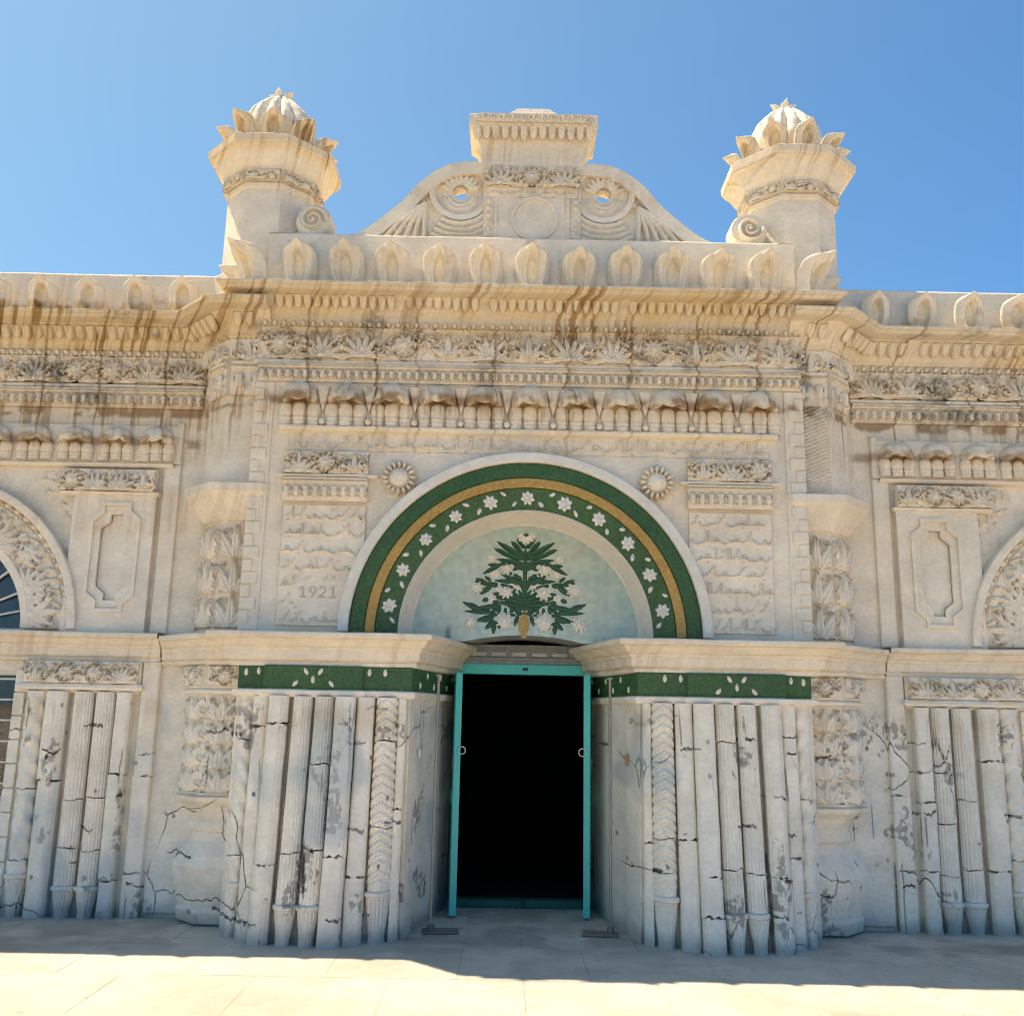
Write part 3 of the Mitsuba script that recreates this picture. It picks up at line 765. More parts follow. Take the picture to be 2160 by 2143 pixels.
LEAVES = [(895, 490, 588, 330, 44), (850, 410, 742, 318, 38), (885, 500, 600, 430, 36), (690, 440, 556, 400, 32), (890, 540, 585, 505, 34), (905, 470, 845, 400, 26), (905, 590, 780, 540, 30),
          (905, 380, 800, 300, 28), (880, 385, 850, 345, 22), (650, 545, 430, 665, 34), (600, 560, 480, 570, 24), (905, 620, 800, 555, 26), (730, 590, 700, 520, 22),
          (905, 775, 640, 665, 36), (860, 735, 560, 735, 32), (905, 800, 830, 690, 24), (600, 770, 400, 775, 30), (540, 780, 405, 890, 40), (480, 770, 350, 720, 36), (400, 720, 345, 770, 28), (520, 740, 450, 690, 26),
          (895, 970, 770, 860, 38), (905, 930, 830, 830, 26), (880, 990, 615, 880, 36), (860, 1010, 585, 970, 34), (905, 860, 860, 770, 24), (740, 840, 690, 770, 22),
          (640, 1010, 350, 1050, 36), (480, 1100, 215, 985, 42), (420, 1080, 295, 990, 34), (560, 1090, 240, 1085, 34), (570, 1120, 350, 1195, 38), (560, 1150, 430, 1195, 34), (570, 1180, 470, 1275, 38), (565, 1190, 560, 1330, 36), (580, 1190, 655, 1275, 34),
          (690, 1030, 690, 1125, 26), (630, 1010, 610, 1110, 30), (800, 1030, 740, 1085, 34), (835, 1110, 795, 1235, 32), (890, 1010, 820, 1090, 30), (780, 960, 650, 930, 28), (905, 1060, 850, 980, 30)]
GT = np.random.default_rng(5)
for i in range(46):
    py = GT.uniform(420, 1150); half = 120 + (py - 330) * .62
    px = 905 - abs(GT.normal(0, .42)) * half
    if px < 905 - half: continue
    a = GT.uniform(2.2, 3.9); ln = GT.uniform(70, 120)
    LEAVES.append((px, py, px + ln * math.cos(a), py - ln * math.sin(a) * .8, GT.uniform(24, 36)))
for L in LEAVES:
    for s in (0, 1):
        q = L if not s else (1810 - L[0], L[1], 1810 - L[2], L[3], L[4])
        put('mosque__niche__mosaic_leaf', leafpiece(*q), 'green_leaf', True)
put('mosque__niche__mosaic_stem', leafpiece(905, 380, 905, 1130, 34), 'green_leaf', True)
for (px, py, r) in [(690, 590, 50), (350, 815, 52), (690, 845, 55), (290, 1205, 52), (680, 1185, 66)]:
    for s in (0, 1):
        x, z = tz(px if not s else 1810 - px, py + 8 * s)
        y = float(niche_y(x, z))
        r = r * 1.18
        m = cat([blob(r * .00075, r * .00075, .014, 16)] + [mk(rotxz(mk(blob(.012, .018, .006, 8).vertices + [0, 0, r * .00075 + .004], blob(.012, .018, .006, 8).faces), q).vertices, blob(.012, .018, .006, 8).faces) for q in np.linspace(0, 5.6, 9)])
        put('mosque__niche__mosaic_blossom', move(m, x, y - .006, z), 'ivory_tile', True)
        k = numbered('mosque__niche__pearl')
        scene[k] = mikit.ply(move(lathe([(0, .016), (.012, .011), (.017, 0), (.012, -.011), (0, -.016)], 12, sub=0, rough=0), x, y - .016, z), 'pearl', smooth=True)
for (px, py, rx, rz) in [(560, 660, 55, 45), (525, 505, 45, 38), (770, 590, 60, 34), (790, 790, 60, 36), (560, 930, 95, 55), (905, 690, 40, 80), (620, 830, 40, 34)]:
    for s in ((0, 1) if px != 905 else (0,)):
        x, z = tz(px if not s else 1810 - px, py)
        m = blob(rx * .00075, rz * .00075, .005, 14, px == 905)
        v = m.vertices + [x, 0, z]; v[:, 1] += niche_y(v[:, 0], v[:, 2]) + .0005
        put('mosque__niche__mosaic_fruit', mk(v, m.faces), 'ivory_tile', True)
x, z = tz(905, 255)
m = cat([rotxz(mk(blob(.017, .03, .008, 10, True).vertices + [0, 0, .052], blob(.017, .03, .008, 10, True).faces), 2 * np.pi * k / 11) for k in range(11)] + [blob(.045, .045, .007, 16)])
put('mosque__niche__crown_flower', move(m, x, float(niche_y(x, z)) - .004, z), 'ivory_tile', True)
put('mosque__niche__crown_flower_eye', move(blob(.026, .018, .012, 12), x, float(niche_y(x, z)) - .006, z), 'green_leaf', True)
vm = sg.Polygon([tz(*q) for q in [(875, 1105), (935, 1105), (965, 1200), (950, 1290), (925, 1330), (930, 1375), (870, 1375), (880, 1330), (850, 1290), (838, 1200)]])
put('mosque__niche__mosaic_vase', slab(vm, float(niche_y(0, 2.3)) - .012, float(niche_y(0, 2.3)) + .01), 'gold_tile')

# ------------------------------------------------------------------ middle cornice, green tile band, pier columns
def mid_profile(zt=2.175, zb=1.925, o=.20, i=.05):
    h = zt - zb; k = h / .25; f = o / .20
    p = [(0, -.005), (.045, 0), (.052, .006), (.052, .030), (.044, .036), (.044, .042), (.072, .046), (.078, .052), (.080, .112), (.092, .117), (.096, .124), (.096, .142), (.118, .148), (.136, .168), (.150, .188), (.158, .190), (.162, .198), (.186, .203), (.198, .210), (.20, .216), (.20, .242), (.194, .25)]
    return [(a * f, zb + b * k) for a, b in p] + [(-.05, zt + .012)]

path = [(-2.20, -.20), (-2.20, -.55), (-.865, -.55), (-.60, .62)]
both('middle_cornice', sweep(path, mid_profile(), .05, rough=.004, seed=2), 'stone')
path = [(-2.95, -.0), (-2.84, 0), (-2.47, -.37), (-2.19, -.37)]
both('tower_cornice', sweep(path, mid_profile(2.165, 1.935, .17), .05, rough=.004, seed=3), 'stone')
both('wing_middle_cornice', sweep([(-7.6, 0), (-2.965, 0)], mid_profile(2.185, 1.955, .17), .06, rough=.006, seed=5), 'stone')

band = [(-2.17, -.2), (-2.17, -.585), (-1.97, -.585), (-1.97, -.625), (-1.23, -.625), (-1.23, -.60), (-.90, -.60), (-.857, -.607), (-.592, .66)]
both('green_band', sweep(band, [(0, 1.745), (0, 1.76), (.004, 1.765), (.004, 1.92), (0, 1.928)], .08, rough=.002), 'green_tile', keys=PP)
both('ledge', sweep(band, [(-.05, 1.69), (.018, 1.695), (.035, 1.715), (.035, 1.742), (0, 1.752)], .05, rough=.004), 'stone', keys=PP)
for s, h in ((-1, PP[0]), (1, PP[1])):
    for (x, z, r, y) in [(-2.115, 1.875, 0, -.59), (-2.02, 1.885, 0, -.59), (-1.655, 1.885, .55, -.63), (-1.545, 1.885, -.55, -.63), (-1.60, 1.825, 0, -.63), (-1.73, 1.795, -.7, -.63), (-1.46, 1.795, .7, -.63), (-1.18, 1.885, 0, -.605), (-1.06, 1.885, 0, -.605)]:
        kk = numbered(h + '__bud')
        scene[kk] = {**bud, 'to_world': T().translate([-s * x * 1.0 if s > 0 else x, y, z]).rotate([0, -1, 0], math.degrees(-s * r if s < 0 else -r)).scale([1, 1, 1.0])}
    for i in range(6):
        t = .16 + .15 * i
        x0, y0 = -.857 + .265 * t, -.607 + 1.267 * t
        kk = numbered(h + '__bud')
        scene[kk] = {**bud, 'to_world': T().translate([(x0 + .004) * -s, y0 - .001, 1.88 if i % 2 else 1.80]).rotate([0, 0, 1], 78 * -s).scale([.9, 1, .9])}

def shaft_strip(x0, x1, yf, yb, z0, z1, ch=.02, seed=0, jag0=.0, jag1=.0, lean=0.0):
    """upright half-pillar with chamfered corners, worn faces and ragged ends where it is broken"""
    w = x1 - x0
    pl = np.array([(x0, yb), (x0, yf + ch), (x0 + ch * .45, yf + ch * .35), (x0 + ch, yf), (x0 + w * .3, yf - .002), (x0 + w * .5, yf - .003), (x0 + w * .7, yf - .002), (x1 - ch, yf), (x1 - ch * .45, yf + ch * .35), (x1, yf + ch), (x1, yb)])
    g = np.random.default_rng(seed)
    n = len(pl); k = max(2, int((z1 - z0) / .05) + 1)
    t = np.linspace(0, 1, k)
    zb = z0 + jag0 * g.uniform(-1, 1, n); ztp = z1 + jag1 * g.uniform(-1, 1, n)
    Z = zb[:, None] * (1 - t) + ztp[:, None] * t
    P = np.stack([pl[:, 0:1] + 0 * Z + lean * Z, pl[:, 1:2] + 0 * Z, Z], -1)
    v = wob(P.reshape(-1, 3), .0045, 5, seed)
    f = gridfaces(n, k)
    top = np.arange(n) * k + k - 1; bot = np.arange(n) * k
    fan = [[top[0], top[i], top[i + 1]] for i in range(1, n - 1)] + [[bot[0], bot[i + 1], bot[i]] for i in range(1, n - 1)]
    return mk(v, np.vstack([f, fan]))
def pillar(x0, x1, yf, yb, zt, breaks, seed, ch=.02, z0=0.0):
    zs = [z0] + list(breaks) + [zt]
    ms = []
    for i in range(len(zs) - 1):
        o = .004 * ((seed + i) % 3 - 1)
        ms.append(shaft_strip(x0 + o, x1 + o * .5, yf + o, yb, zs[i] + (.005 if i else 0), zs[i + 1] - (.005 if i < len(zs) - 2 else 0), ch, seed * 7 + i, .013 if i else 0, .013 if i < len(zs) - 2 else 0))
    return cat(ms)
def flute(nf, dep):
    return lambda t, z, r: r - dep * np.abs(np.sin(nf * t / 2)) ** .7 * (1 - np.exp(-np.minimum(np.abs(z - .245), 9) * 30))
def round_col(x, y, r, zt, breaks, seed, kind='flute', foot=.25):
    prof_foot = [(r * .70, 0), (r * .66, .03), (r * .74, foot * .35), (r * .95, foot * .72), (r * 1.02, foot - .035), (r * .98, foot - .022), (r * 1.16, foot - .016), (r * 1.18, foot + .004), (r * .98, foot + .016)]
    mods = dict(flute=flute(18, r * .13), spiral=lambda t, z, rr: rr * (1 + .09 * np.sin(3 * t + z * 42)), plain=lambda t, z, rr: rr,
                chevron=lambda t, z, rr: rr * (1 + .075 * np.sign(np.sin(z * 95 + 5 * np.abs(((t - 1.5 * np.pi) * 1.0)))) * (z > .4)), leafy=lambda t, z, rr: rr * (1 + .07 * np.sin(z * 60) * np.cos(4 * t)))
    mod = mods[kind]
    ms = [lathe(prof_foot, 72, math.pi * .9, math.pi * 2.1, mod=(lambda t, z, rr: rr * (1 - .10 * np.abs(np.sin(9 * t)) ** .6 * (z < foot - .025))), rough=.002)]
    zs = [foot + .018] + list(breaks) + [zt]
    for i in range(len(zs) - 1):
        a, b = zs[i] + (.005 if i else 0), zs[i + 1] - (.005 if i < len(zs) - 2 else 0)
        jag = [(a, .014, seed + i)] * (i > 0) + [(b, .014, seed + i + 1)] * (i < len(zs) - 2)
        taper = lambda z: r * (.97 - .04 * z / zt)
        p = ([(r * .5, a)] if i else []) + [(taper(a), a), (taper(b), b)] + ([(r * .5, b)] if i < len(zs) - 2 else [])
        ms.append(move(lathe(p, 96 if kind != 'plain' else 40, math.pi * .9, math.pi * 2.1, mod=mod, sub=.012, rough=.002, jag=jag), .003 * ((seed + i) % 3 - 1), 0, 0))
    return move(cat(ms), x, y, 0)

G = np.random.default_rng(21)
def flare(m):
    """the shafts of a pier swell forward towards the ground, most in the middle of the pier"""
    v = m.vertices.copy()
    b = np.clip(1 - ((v[:, 0] + 1.53) / .66) ** 2, 0, 1)
    v[:, 1] -= .22 * b * np.clip(1 - v[:, 2] / 1.7, 0, 1) ** 1.15
    return mk(v, m.faces)
for s, h in ((-1, PP[0]), (1, PP[1])):
    mm = flare if s < 0 else (lambda m: mir(flare(m)))
    put(h + '__backing', mm(cat([shaft_strip(-2.13 + .125 * q, -2.13 + .125 * (q + 1), -.545, -.40, 0, 1.70, .004, 60 + q) for q in range(10)])), 'stone')
    br = (lambda a, b: [a]) if s < 0 else (lambda a, b: [b])
    put(h + '__column', mm(round_col(-2.1, -0.542, .062, 1.70, [.56, 1.38] if s < 0 else [1.02], 3, 'spiral', .36)), 'stone')
    put(h + '__column', mm(pillar(-2.035, -1.925, -0.630, -.5, 1.70, [1.48] if s < 0 else [.62, 1.35], 5)), 'stone')
    put(h + '__column', mm(pillar(-1.918, -1.768, -0.705, -.5, 1.70, [.52, 1.50] if s < 0 else [.50], 6, .05)), 'stone')
    put(h + '__column', mm(round_col(-1.665, -0.627, .076, 1.70, [.60] if s < 0 else [.52], 7)), 'stone')
    put(h + '__column', mm(round_col(-1.5, -0.630, .076, 1.70, [.63, 1.21] if s < 0 else [.55, 1.42], 8)), 'stone')
    put(h + '__column', mm(pillar(-1.41, -1.262, -0.722, -.5, 1.70, [.59] if s < 0 else [.50, .24], 9, .025) if s < 0 else pillar(-1.41, -1.262, -0.722, -.5, 1.70, [.24, .50], 9, .025)), 'stone')
    put(h + '__column', mm(pillar(-1.258, -1.128, -0.665, -.5, 1.70, [.45] if s < 0 else [.74], 10, .02)), 'stone')
    put(h + '__column', mm(round_col(-1.03, -0.601, .083, 1.70, [.78, 1.38] if s < 0 else [.74], 11, 'chevron', .33)), 'stone')
    put(h + '__column', mm(pillar(-0.948, -0.885, -0.631, -.5, 1.70, [.9] if s < 0 else [.7], 12, .012)), 'stone')

# ------------------------------------------------------------------ wings: frames, panels, arches, columns, windows
for s, h in ((-1, PW[0]), (1, PW[1])):
    mm = (lambda m: m) if s < 0 else mir
    put(h + '__frame_strip', mm(box(-3.085, -2.945, -.035, .02, 2.19, 3.62, .008)), 'stone')
    put(h + '__frame_strip', mm(box(-3.0, -2.945, -.052, .02, 3.62, 3.99, .008)), 'stone')
    # the panel with its notched cartouche
    def cart(x, z, w, hh, n, e):
        w, hh = w / 2, hh / 2
        a = w - n
        return sg.Polygon([(x - a, z + hh), (x + a, z + hh), (x + a, z + hh - n * .8), (x + w, z + hh - n * 1.6), (x + w, z - hh + n * 1.6), (x + a, z - hh + n * .8), (x + a, z - hh), (x - a, z - hh), (x - a, z - hh + n * .8), (x - w, z - hh + n * 1.6), (x - w, z + hh - n * 1.6), (x - a, z + hh - n * .8)])
    xc = -3.43
    outer = cart(xc, 2.81, .42, .92, .085, 0); mid = cart(xc, 2.81, .36, .86, .085, 0); inner = cart(xc, 2.81, .25, .72, .075, 0)
    k = put(h + '__panel', mm(slab(rectp(-3.80, -3.115, 2.19, 3.335).difference(outer), -.075, .0)), 'stone')
    scene[h + '__cartouche'] = mikit.ply(mm(cat([slab(outer.difference(mid), -.095, -.05), slab(mid.difference(inner), -.068, -.04), slab(inner, -.028, -.01)])), 'stone')
    put(h + '__panel_cornice', mm(sweep([(-3.92, -.07), (-3.115, -.07), (-3.115, 0)], [(0, 3.325), (.02, 3.335), (.028, 3.36), (0, 3.365)], .06)), 'stone')
    put(h + '__carving', mm(move(floral(.80, .19, 9 + s, .026, .22, 0, .005).mesh(), -3.525, -.072, 3.365)), 'stone', True)
    put(h + '__spandrel_carving', mm(move(script(.34, .42, 51 + s, .012, .016, 4).mesh(mask=sg.Polygon([(-.17, .42), (.17, .42), (.17, 0), (.05, .06), (-.1, .26)])), -3.98, -.012, 3.12)), 'stone', True)
    # window arch: carved ring
    put(h + '__window_arch', mm(arc(WX, 2.21, .79, .86, -.075, .02, 0, math.pi)), 'stone')
    put(h + '__window_arch', mm(arc(WX, 2.21, 1.185, 1.255, -.115, .02, 0, math.pi)), 'stone')
    n_a = 300; n_r = 52
    RR = floral(2.9, .33, 13, .026, .24, .06, .0062)
    th = (RR.x + 1.45) / 2.9 * math.pi
    rad = .855 + RR.z / .33 * .335
    A, B = np.meshgrid(th, rad, indexing='ij')
    nn = meshkit.fbm(np.stack([A * 50, B * 40, 0 * A], -1), 3) - .5
    v = np.stack([WX + B * np.cos(A), -.050 - RR.d * 1.5 + nn * .006, 2.21 + B * np.sin(A)], -1)
    put(h + '__arch_carving', mm(mk(v.reshape(-1, 3), gridfaces(RR.nx, RR.nz))), 'stone', True)
    # lower storey
    put(h + '__lower_frieze', mm(move(floral(.92, .175, 17 + s, .026, .21, 0, .005).mesh(), -3.575, -.085, 1.775)), 'stone', True)
    put(h + '__lower_ledge', mm(sweep([(-4.05, 0), (-4.05, -.085), (-3.10, -.085), (-3.10, 0)], [(0, 1.715), (.028, 1.725), (.035, 1.745), (.02, 1.77), (0, 1.775)], .05)), 'stone')
    put(h + '__lower_panel', mm(box(-4.04, -3.105, -.06, .02, 1.70, 1.96, .006)), 'stone')
    put(h + '__column', mm(round_col(-3.925, -.045, .078, 1.71, [.42, .95] if s < 0 else [.55], 13, 'spiral', .30)), 'stone')
    put(h + '__column', mm(pillar(-3.838, -3.665, -.125, .02, 1.71, [1.02] if s < 0 else [.47, 1.30], 14, .045)), 'stone')
    put(h + '__column', mm(round_col(-3.545, -.055, .082, 1.71, [.52, .88] if s < 0 else [.48, 1.0], 15, 'flute', .22)), 'stone')
    put(h + '__column', mm(round_col(-3.365, -.055, .080, 1.71, [.50, .90] if s < 0 else [.43, .82, 1.2], 16, 'flute', .22)), 'stone')
    put(h + '__column', mm(pillar(-3.27, -3.15, -.115, .02, 1.71, [.28, 1.08] if s < 0 else [.46, .98], 17, .02)), 'stone')
    put(h + '__column', mm(pillar(-3.10, -2.955, -.06, .02, 1.955, [.33, 1.06] if s < 0 else [.45, 1.02], 18, .012)), 'stone')
    put(h + '__base_block', mm(box(-2.94, -2.62, -.02, .02, .03, .34, .01)), 'stone')
    for i in range(10):
        put(h + '__reveal_block', mm(box(-4.13, -4.042, -.03, .10, .02 + i * .187, .02 + i * .187 + .179, .006)), 'stone')
for s, nm in ((-1, 'mosque__window'), (1, 'mosque__window_001')):
    mm = (lambda m: m) if s < 0 else mir
    scene[nm] = mikit.ply(mm(cat([slab(rectp(WX - .81, WX + .81, .83, 1.88).difference(rectp(WX - .765, WX + .765, .875, 1.835)), .07, .11), slab(disk(WX, 2.21, .82).intersection(rectp(-7, -2, 2.21, 4)).difference(disk(WX, 2.21, .775)), .07, .11)])), 'white_paint')
    scene[nm + '__pane'] = mikit.ply(mm(cat([mk([[WX - .8, .10, .84], [WX + .8, .10, .84], [WX + .8, .10, 1.87], [WX - .8, .10, 1.87]], [[0, 1, 2], [0, 2, 3]]), slab(disk(WX, 2.21, .80).intersection(rectp(-7, -2, 2.21, 4)), .10, .1001)])), 'glass')
    for i in range(6):
        put(nm + '__bar', mm(box(WX - .77, WX + .79, .055, .07, .97 + .165 * i, .985 + .165 * i, .002)), 'white_paint')
    for i in range(3):
        put(nm + '__bar', mm(box(WX - .40 + .4 * i, WX - .385 + .4 * i, .055, .068, .85, 1.86, .002)), 'white_paint')
    for a in (12, 24, 40, 58, 76, 95, 115, 140, 165):
        d = np.array([math.cos(math.radians(a)), math.sin(math.radians(a))]); n = np.array([-d[1], d[0]]) * .008
        pts = [d * .2 - n, d * .79 - n, d * .79 + n, d * .2 + n]
        put(nm + '__bar', mm(slab(sg.Polygon([(WX + p[0], 2.21 + p[1]) for p in pts]), .06, .075)), 'white_paint')
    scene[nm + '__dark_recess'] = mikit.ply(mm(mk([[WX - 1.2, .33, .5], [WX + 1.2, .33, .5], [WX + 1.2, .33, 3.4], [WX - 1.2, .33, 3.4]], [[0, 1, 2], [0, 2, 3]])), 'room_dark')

# ------------------------------------------------------------------ corner towers
OX = 2.335
def octa(prof, rough=.004):
    k = 1 / math.cos(math.pi / 8)
    return lathe([(r * k, z) for r, z in prof], 8, math.pi / 8, 2 * math.pi + math.pi / 8, sub=.06, rough=rough)
pet_d = share(leaf_mesh(.205, .29, .075, .080, .11, False, thick=.06, tip=3.0, sw_=.26), 'stone', True)
for s, h in ((-1, TW[0]), (1, TW[1])):
    cx = s * OX
    A = lambda m: move(m, cx, 0.0, 0)
    scene[h] = mikit.ply(A(octa([(.37, 3.3), (.37, 4.4), (.372, 5.2), (.37, 6.02), (.385, 6.03), (.392, 6.06), (.38, 6.075)])), 'stone')
    put(h + '__tray', A(octa([(.30, 3.08), (.345, 3.085), (.37, 3.12), (.40, 3.17), (.46, 3.25), (.50, 3.30), (.505, 3.365), (.36, 3.372)])), 'stone')
    put(h + '__shaft', A(octa([(.325, 2.15), (.325, 3.1)])), 'stone')
    put(h + '__lower_shaft', A(octa([(.335, .93), (.335, 1.95)])), 'stone')
    put(h + '__capital', A(octa([(.355, 1.75), (.365, 1.76), (.365, 1.93), (.355, 1.94)])), 'stone')
    put(h + '__capital_ring', A(octa([(.335, 1.70), (.375, 1.71), (.385, 1.735), (.36, 1.752)])), 'stone')
    put(h + '__vase', A(octa([(.26, 0), (.30, .02), (.315, .10), (.30, .13), (.345, .33), (.36, .42), (.33, .50), (.25, .60), (.235, .66), (.265, .68), (.27, .74), (.25, .77), (.30, .85), (.37, .90), (.385, .935), (.33, .95)])), 'stone')
    ft = math.tan(math.pi / 8) * 2
    for ang in (0, s * math.pi / 4, s * math.pi / 2):
        def face(R, ap, z, seed=0):
            m = R.mesh(skirt=.03, seed=seed)
            n = np.array([math.sin(ang), -math.cos(ang)])
            return move(m, cx + n[0] * (ap + .001), n[1] * (ap + .001), z, ang)
        put(h + '__carving', face(acanthus(.325 * ft - .02, .84, 3, .034, 3), .325, 2.22), 'stone', True)
        put(h + '__carving', face(acanthus(.335 * ft - .02, .72, 4, .036, 5), .335, .97), 'stone', True)
        put(h + '__carving', face(floral(.365 * ft - .03, .15, 6, .022, .26, 0, .005), .365, 1.77), 'stone', True)
        put(h + '__carving', face(tongues(.37 * ft - .02, .30, .026, .10), .371, 4.13), 'stone', True)
        put(h + '__carving', face(floral(.37 * ft - .02, .27, 8, .026, .3, .06), .371, 4.40), 'stone', True)
    if s > 0:
        R = Relief(.37 * ft - .03, .80, .005)
        for i in range(-8, 34):
            R.stroke([(-.15, i * .032), (.15, i * .032 + .13)], .017, .012)
        put(h + '__rope_carving', move(R.mesh(), cx, -.371, 3.38), 'stone', True)
    # the flaring crown, its frieze, the bud and the petals
    put(h + '__crown', A(octa([(.36, 6.06), (.385, 6.10), (.395, 6.18), (.418, 6.19), (.42, 6.215), (.44, 6.235), (.485, 6.31), (.51, 6.345), (.535, 6.355), (.54, 6.375), (.55, 6.38), (.555, 6.44), (.535, 6.455), (.2, 6.465)])), 'stone')
    for q in range(8):
        a = q * math.pi / 4
        R = floral(.30, .10, q, .009, .15, 0, .006)
        m = R.mesh(skirt=.02); n = np.array([math.sin(a), -math.cos(a)])
        put(h + '__crown_carving', move(m, cx + n[0] * .394, n[1] * .394, 6.085, a), 'stone', True)
    put(h + '__bud', A(lathe([(.22, 6.455), (.31, 6.50), (.352, 6.60), (.352, 6.72), (.325, 6.84), (.27, 6.95), (.19, 7.04), (.12, 7.10), (.06, 7.13)], 120, mod=lambda t, z, r: r * (1 - .20 * np.abs(np.cos(7 * t)) ** 5 * np.clip((z - 6.66) / .25, 0, 1)), rough=.006)), 'stone', True)
    for q in range(10):
        a = q * 36 + 8
        n = (math.sin(math.radians(a)), -math.cos(math.radians(a)))
        inst(h + '__petal', pet_d, cx + n[0] * .375, n[1] * .375, 6.455, a, (float(RNG.uniform(.95, 1.08)), 1, float(RNG.uniform(.9, 1.08))), tilt=float(RNG.uniform(5, 14)))
    tip = []
    for q in range(5):
        a = q * 72 + 30 + 40 * s
        m = leaf_mesh(.085, .10, .055 if q % 2 else .03, .03, .0, False, 9, 11, .03, tip=2.0)
        tip.append(move(m, .05 * math.sin(math.radians(a)), -.05 * math.cos(math.radians(a)), 7.085, math.radians(a)))
    horn = lathe([(.055, 0), (.05, .05), (.034, .11), (.016, .16), (.004, .19)], 12, rough=.004)
    hv = horn.vertices; horn = mk(np.stack([hv[:, 0] - s * -.9 * hv[:, 2] ** 2 * 1.2, hv[:, 1], hv[:, 2] + 7.08], 1), horn.faces)
    tip.append(horn)
    put(h + '__finial', A(cat(tip)), 'stone', True)

# ------------------------------------------------------------------ pediment
def scroll_top(n=40):
    key = np.array([(.45, 6.33), (.60, 6.325), (.70, 6.305), (.82, 6.25), (.95, 6.15), (1.04, 6.05), (1.13, 5.935), (1.21, 5.86), (1.31, 5.77), (1.42, 5.68), (1.52, 5.62), (1.66, 5.575)])
    t = np.linspace(0, len(key) - 1, n * 2)
    from scipy.interpolate import CubicSpline
    cs = CubicSpline(np.arange(len(key)), key)
    return cs(t)
top = scroll_top()
poly = sg.Polygon([(.40, 5.50)] + [(.40, 6.33)] + [tuple(q) for q in top] + [(1.66, 5.50)]).buffer(0)
hole = disk(.625, 6.05, .058, 16)
body = slab(poly.difference(hole), -.30, -.225)
rib_in = sg.LineString(top).buffer(.115, single_sided=False).intersection(poly)
ring = disk(.625, 6.05, .272).difference(disk(.625, 6.05, .222)); ring2 = disk(.625, 6.05, .125).difference(hole)
R = Relief(1.30, .86, .006)
# drapery folds hanging between two knots, drawn in the panel's own frame (origin x 1.03, z 5.5)
ox, oz = 1.03, 5.5
def q(x, z): return (x - ox, z - oz)
for k in range(4):
    r = .30 + .055 * k
    a = np.linspace(math.radians(192), math.radians(300), 14)
    R.stroke([q(.625 + r * math.cos(t), 6.05 + r * 1.0 * math.sin(t)) for t in a], .056, .036)
for k in range(6):
    x1 = .93 + .10 * k
    R.stroke([q(.93, 5.93), q(.93 + (x1 - .93) * .55, 5.76), q(x1, 5.52)], .050, .038)
for k in range(17):
    p = top[8 + k * 4]; d = top[9 + k * 4] - p; d = d / np.linalg.norm(d); n = np.array([d[1], -d[0]])
    c = p + n * .145
    R.petal(*q(c[0], c[1]), .075, .04, math.atan2(n[1], n[0]) - .5, .028)
fm = R.mesh(mask=shapely.affinity.translate(poly.buffer(-.012).difference(disk(.625, 6.05, .27)), -ox, -oz))
fm = move(fm, ox, -.302, oz)
shell = Relief(.40, .40, .005)
for k in range(9):
    a = math.radians(20 + 17.5 * k)
    shell.petal(.060 * math.cos(a), .2 + .060 * math.sin(a), .138, .062, a, .022, .1)
for k in range(2):
    shell.stroke([(.2 * (.55 + .2 * k) * math.cos(t) * 1.0, .2 + .2 * (.55 + .2 * k) * math.sin(t)) for t in np.linspace(math.radians(200), math.radians(340), 12)], .040, .010)
sm = move(shell.mesh(mask=disk(0, .2, .196).difference(disk(0, .2, .062))), .625, -.302, 5.85)
for s, mm in ((-1, mir), (1, lambda m: m)):
    k = put('mosque__pediment_scroll', mm(body), 'stone')
    put(k + '__ribbon', mm(slab(rib_in, -.36, -.02)), 'stone')
    put(k + '__volute', mm(cat([slab(ring, -.345, -.23)])), 'stone')
    put(k + '__drapery', mm(fm), 'stone', True)
    put(k + '__shell', mm(sm), 'stone', True)
    cm = lathe([(.0, -.14), (.12, -.14), (.15, -.13), (.16, -.10), (.16, .06), (0, .06)], 40, rough=.002)
    cm = mk(np.stack([cm.vertices[:, 0], cm.vertices[:, 2], cm.vertices[:, 1]], 1), cm.faces[:, ::-1])
    put('mosque__small_scroll', move(cm, s * 1.885, -.22, 5.735), 'stone')
    R2 = Relief(.28, .28, .005)
    R2.spiral(0, .14, .115, 0, 1.8, .034, .03, -s)
    put('mosque__small_scroll__carving', move(R2.mesh(mask=disk(0, .14, .138)), s * 1.885, -.362, 5.595), 'stone', True)
    put('mosque__small_scroll__seat', box(*sorted((s * 1.70, s * 2.05)), -.34, -.14, 5.52, 5.63, .01), 'stone')
k = put('mosque__pediment', cat([box(-.425, .425, -.36, .0, 5.5, 6.30, .006)]), 'stone')
put(k + '__crown', sweep([(-.425, 0), (-.425, -.36), (.425, -.36), (.425, 0)], [(0, 6.26), (.02, 6.275), (.02, 6.32)] + cav(6.33, 6.60, .02, .13, 8) + [(.135, 6.61), (.135, 6.70), (.13, 6.71), (-.2, 6.715)], .02, rough=.006), 'stone')
R3 = Relief(.98, .085, .005)
for i in range(11):
    x = -.43 + i * .086
    R3.petal(x, .012, .062, .040, math.pi / 2 + .4 * math.sin(i * 2.1), .016, .5)
    R3.hole(x + .043, .04, .012); R3.hole(x - .02, .055, .010)
tongue_row(k, -.53, -.36, .53, -.36, 6.605, .118, 24, 1.0)
put(k + '__drop_row', move(R3.mesh(), 0, -.36 - .133, 6.62, 0), 'stone', True)
put(k + '__carving', move(floral(.83, .20, 21, .024, .28, 0, .005).mesh(), 0, -.362, 6.08), 'stone', True)
put(k + '__carving', move(script(.80, .12, 77, .010, .014).mesh(), 0, -.362, 5.99), 'stone', True)
put(k + '__medallion', cat([slab(disk(.02, 5.785, .205).difference(disk(.02, 5.785, .178)), -.385, -.34), slab(disk(.02, 5.785, .178), -.366, -.34)]), 'stone')
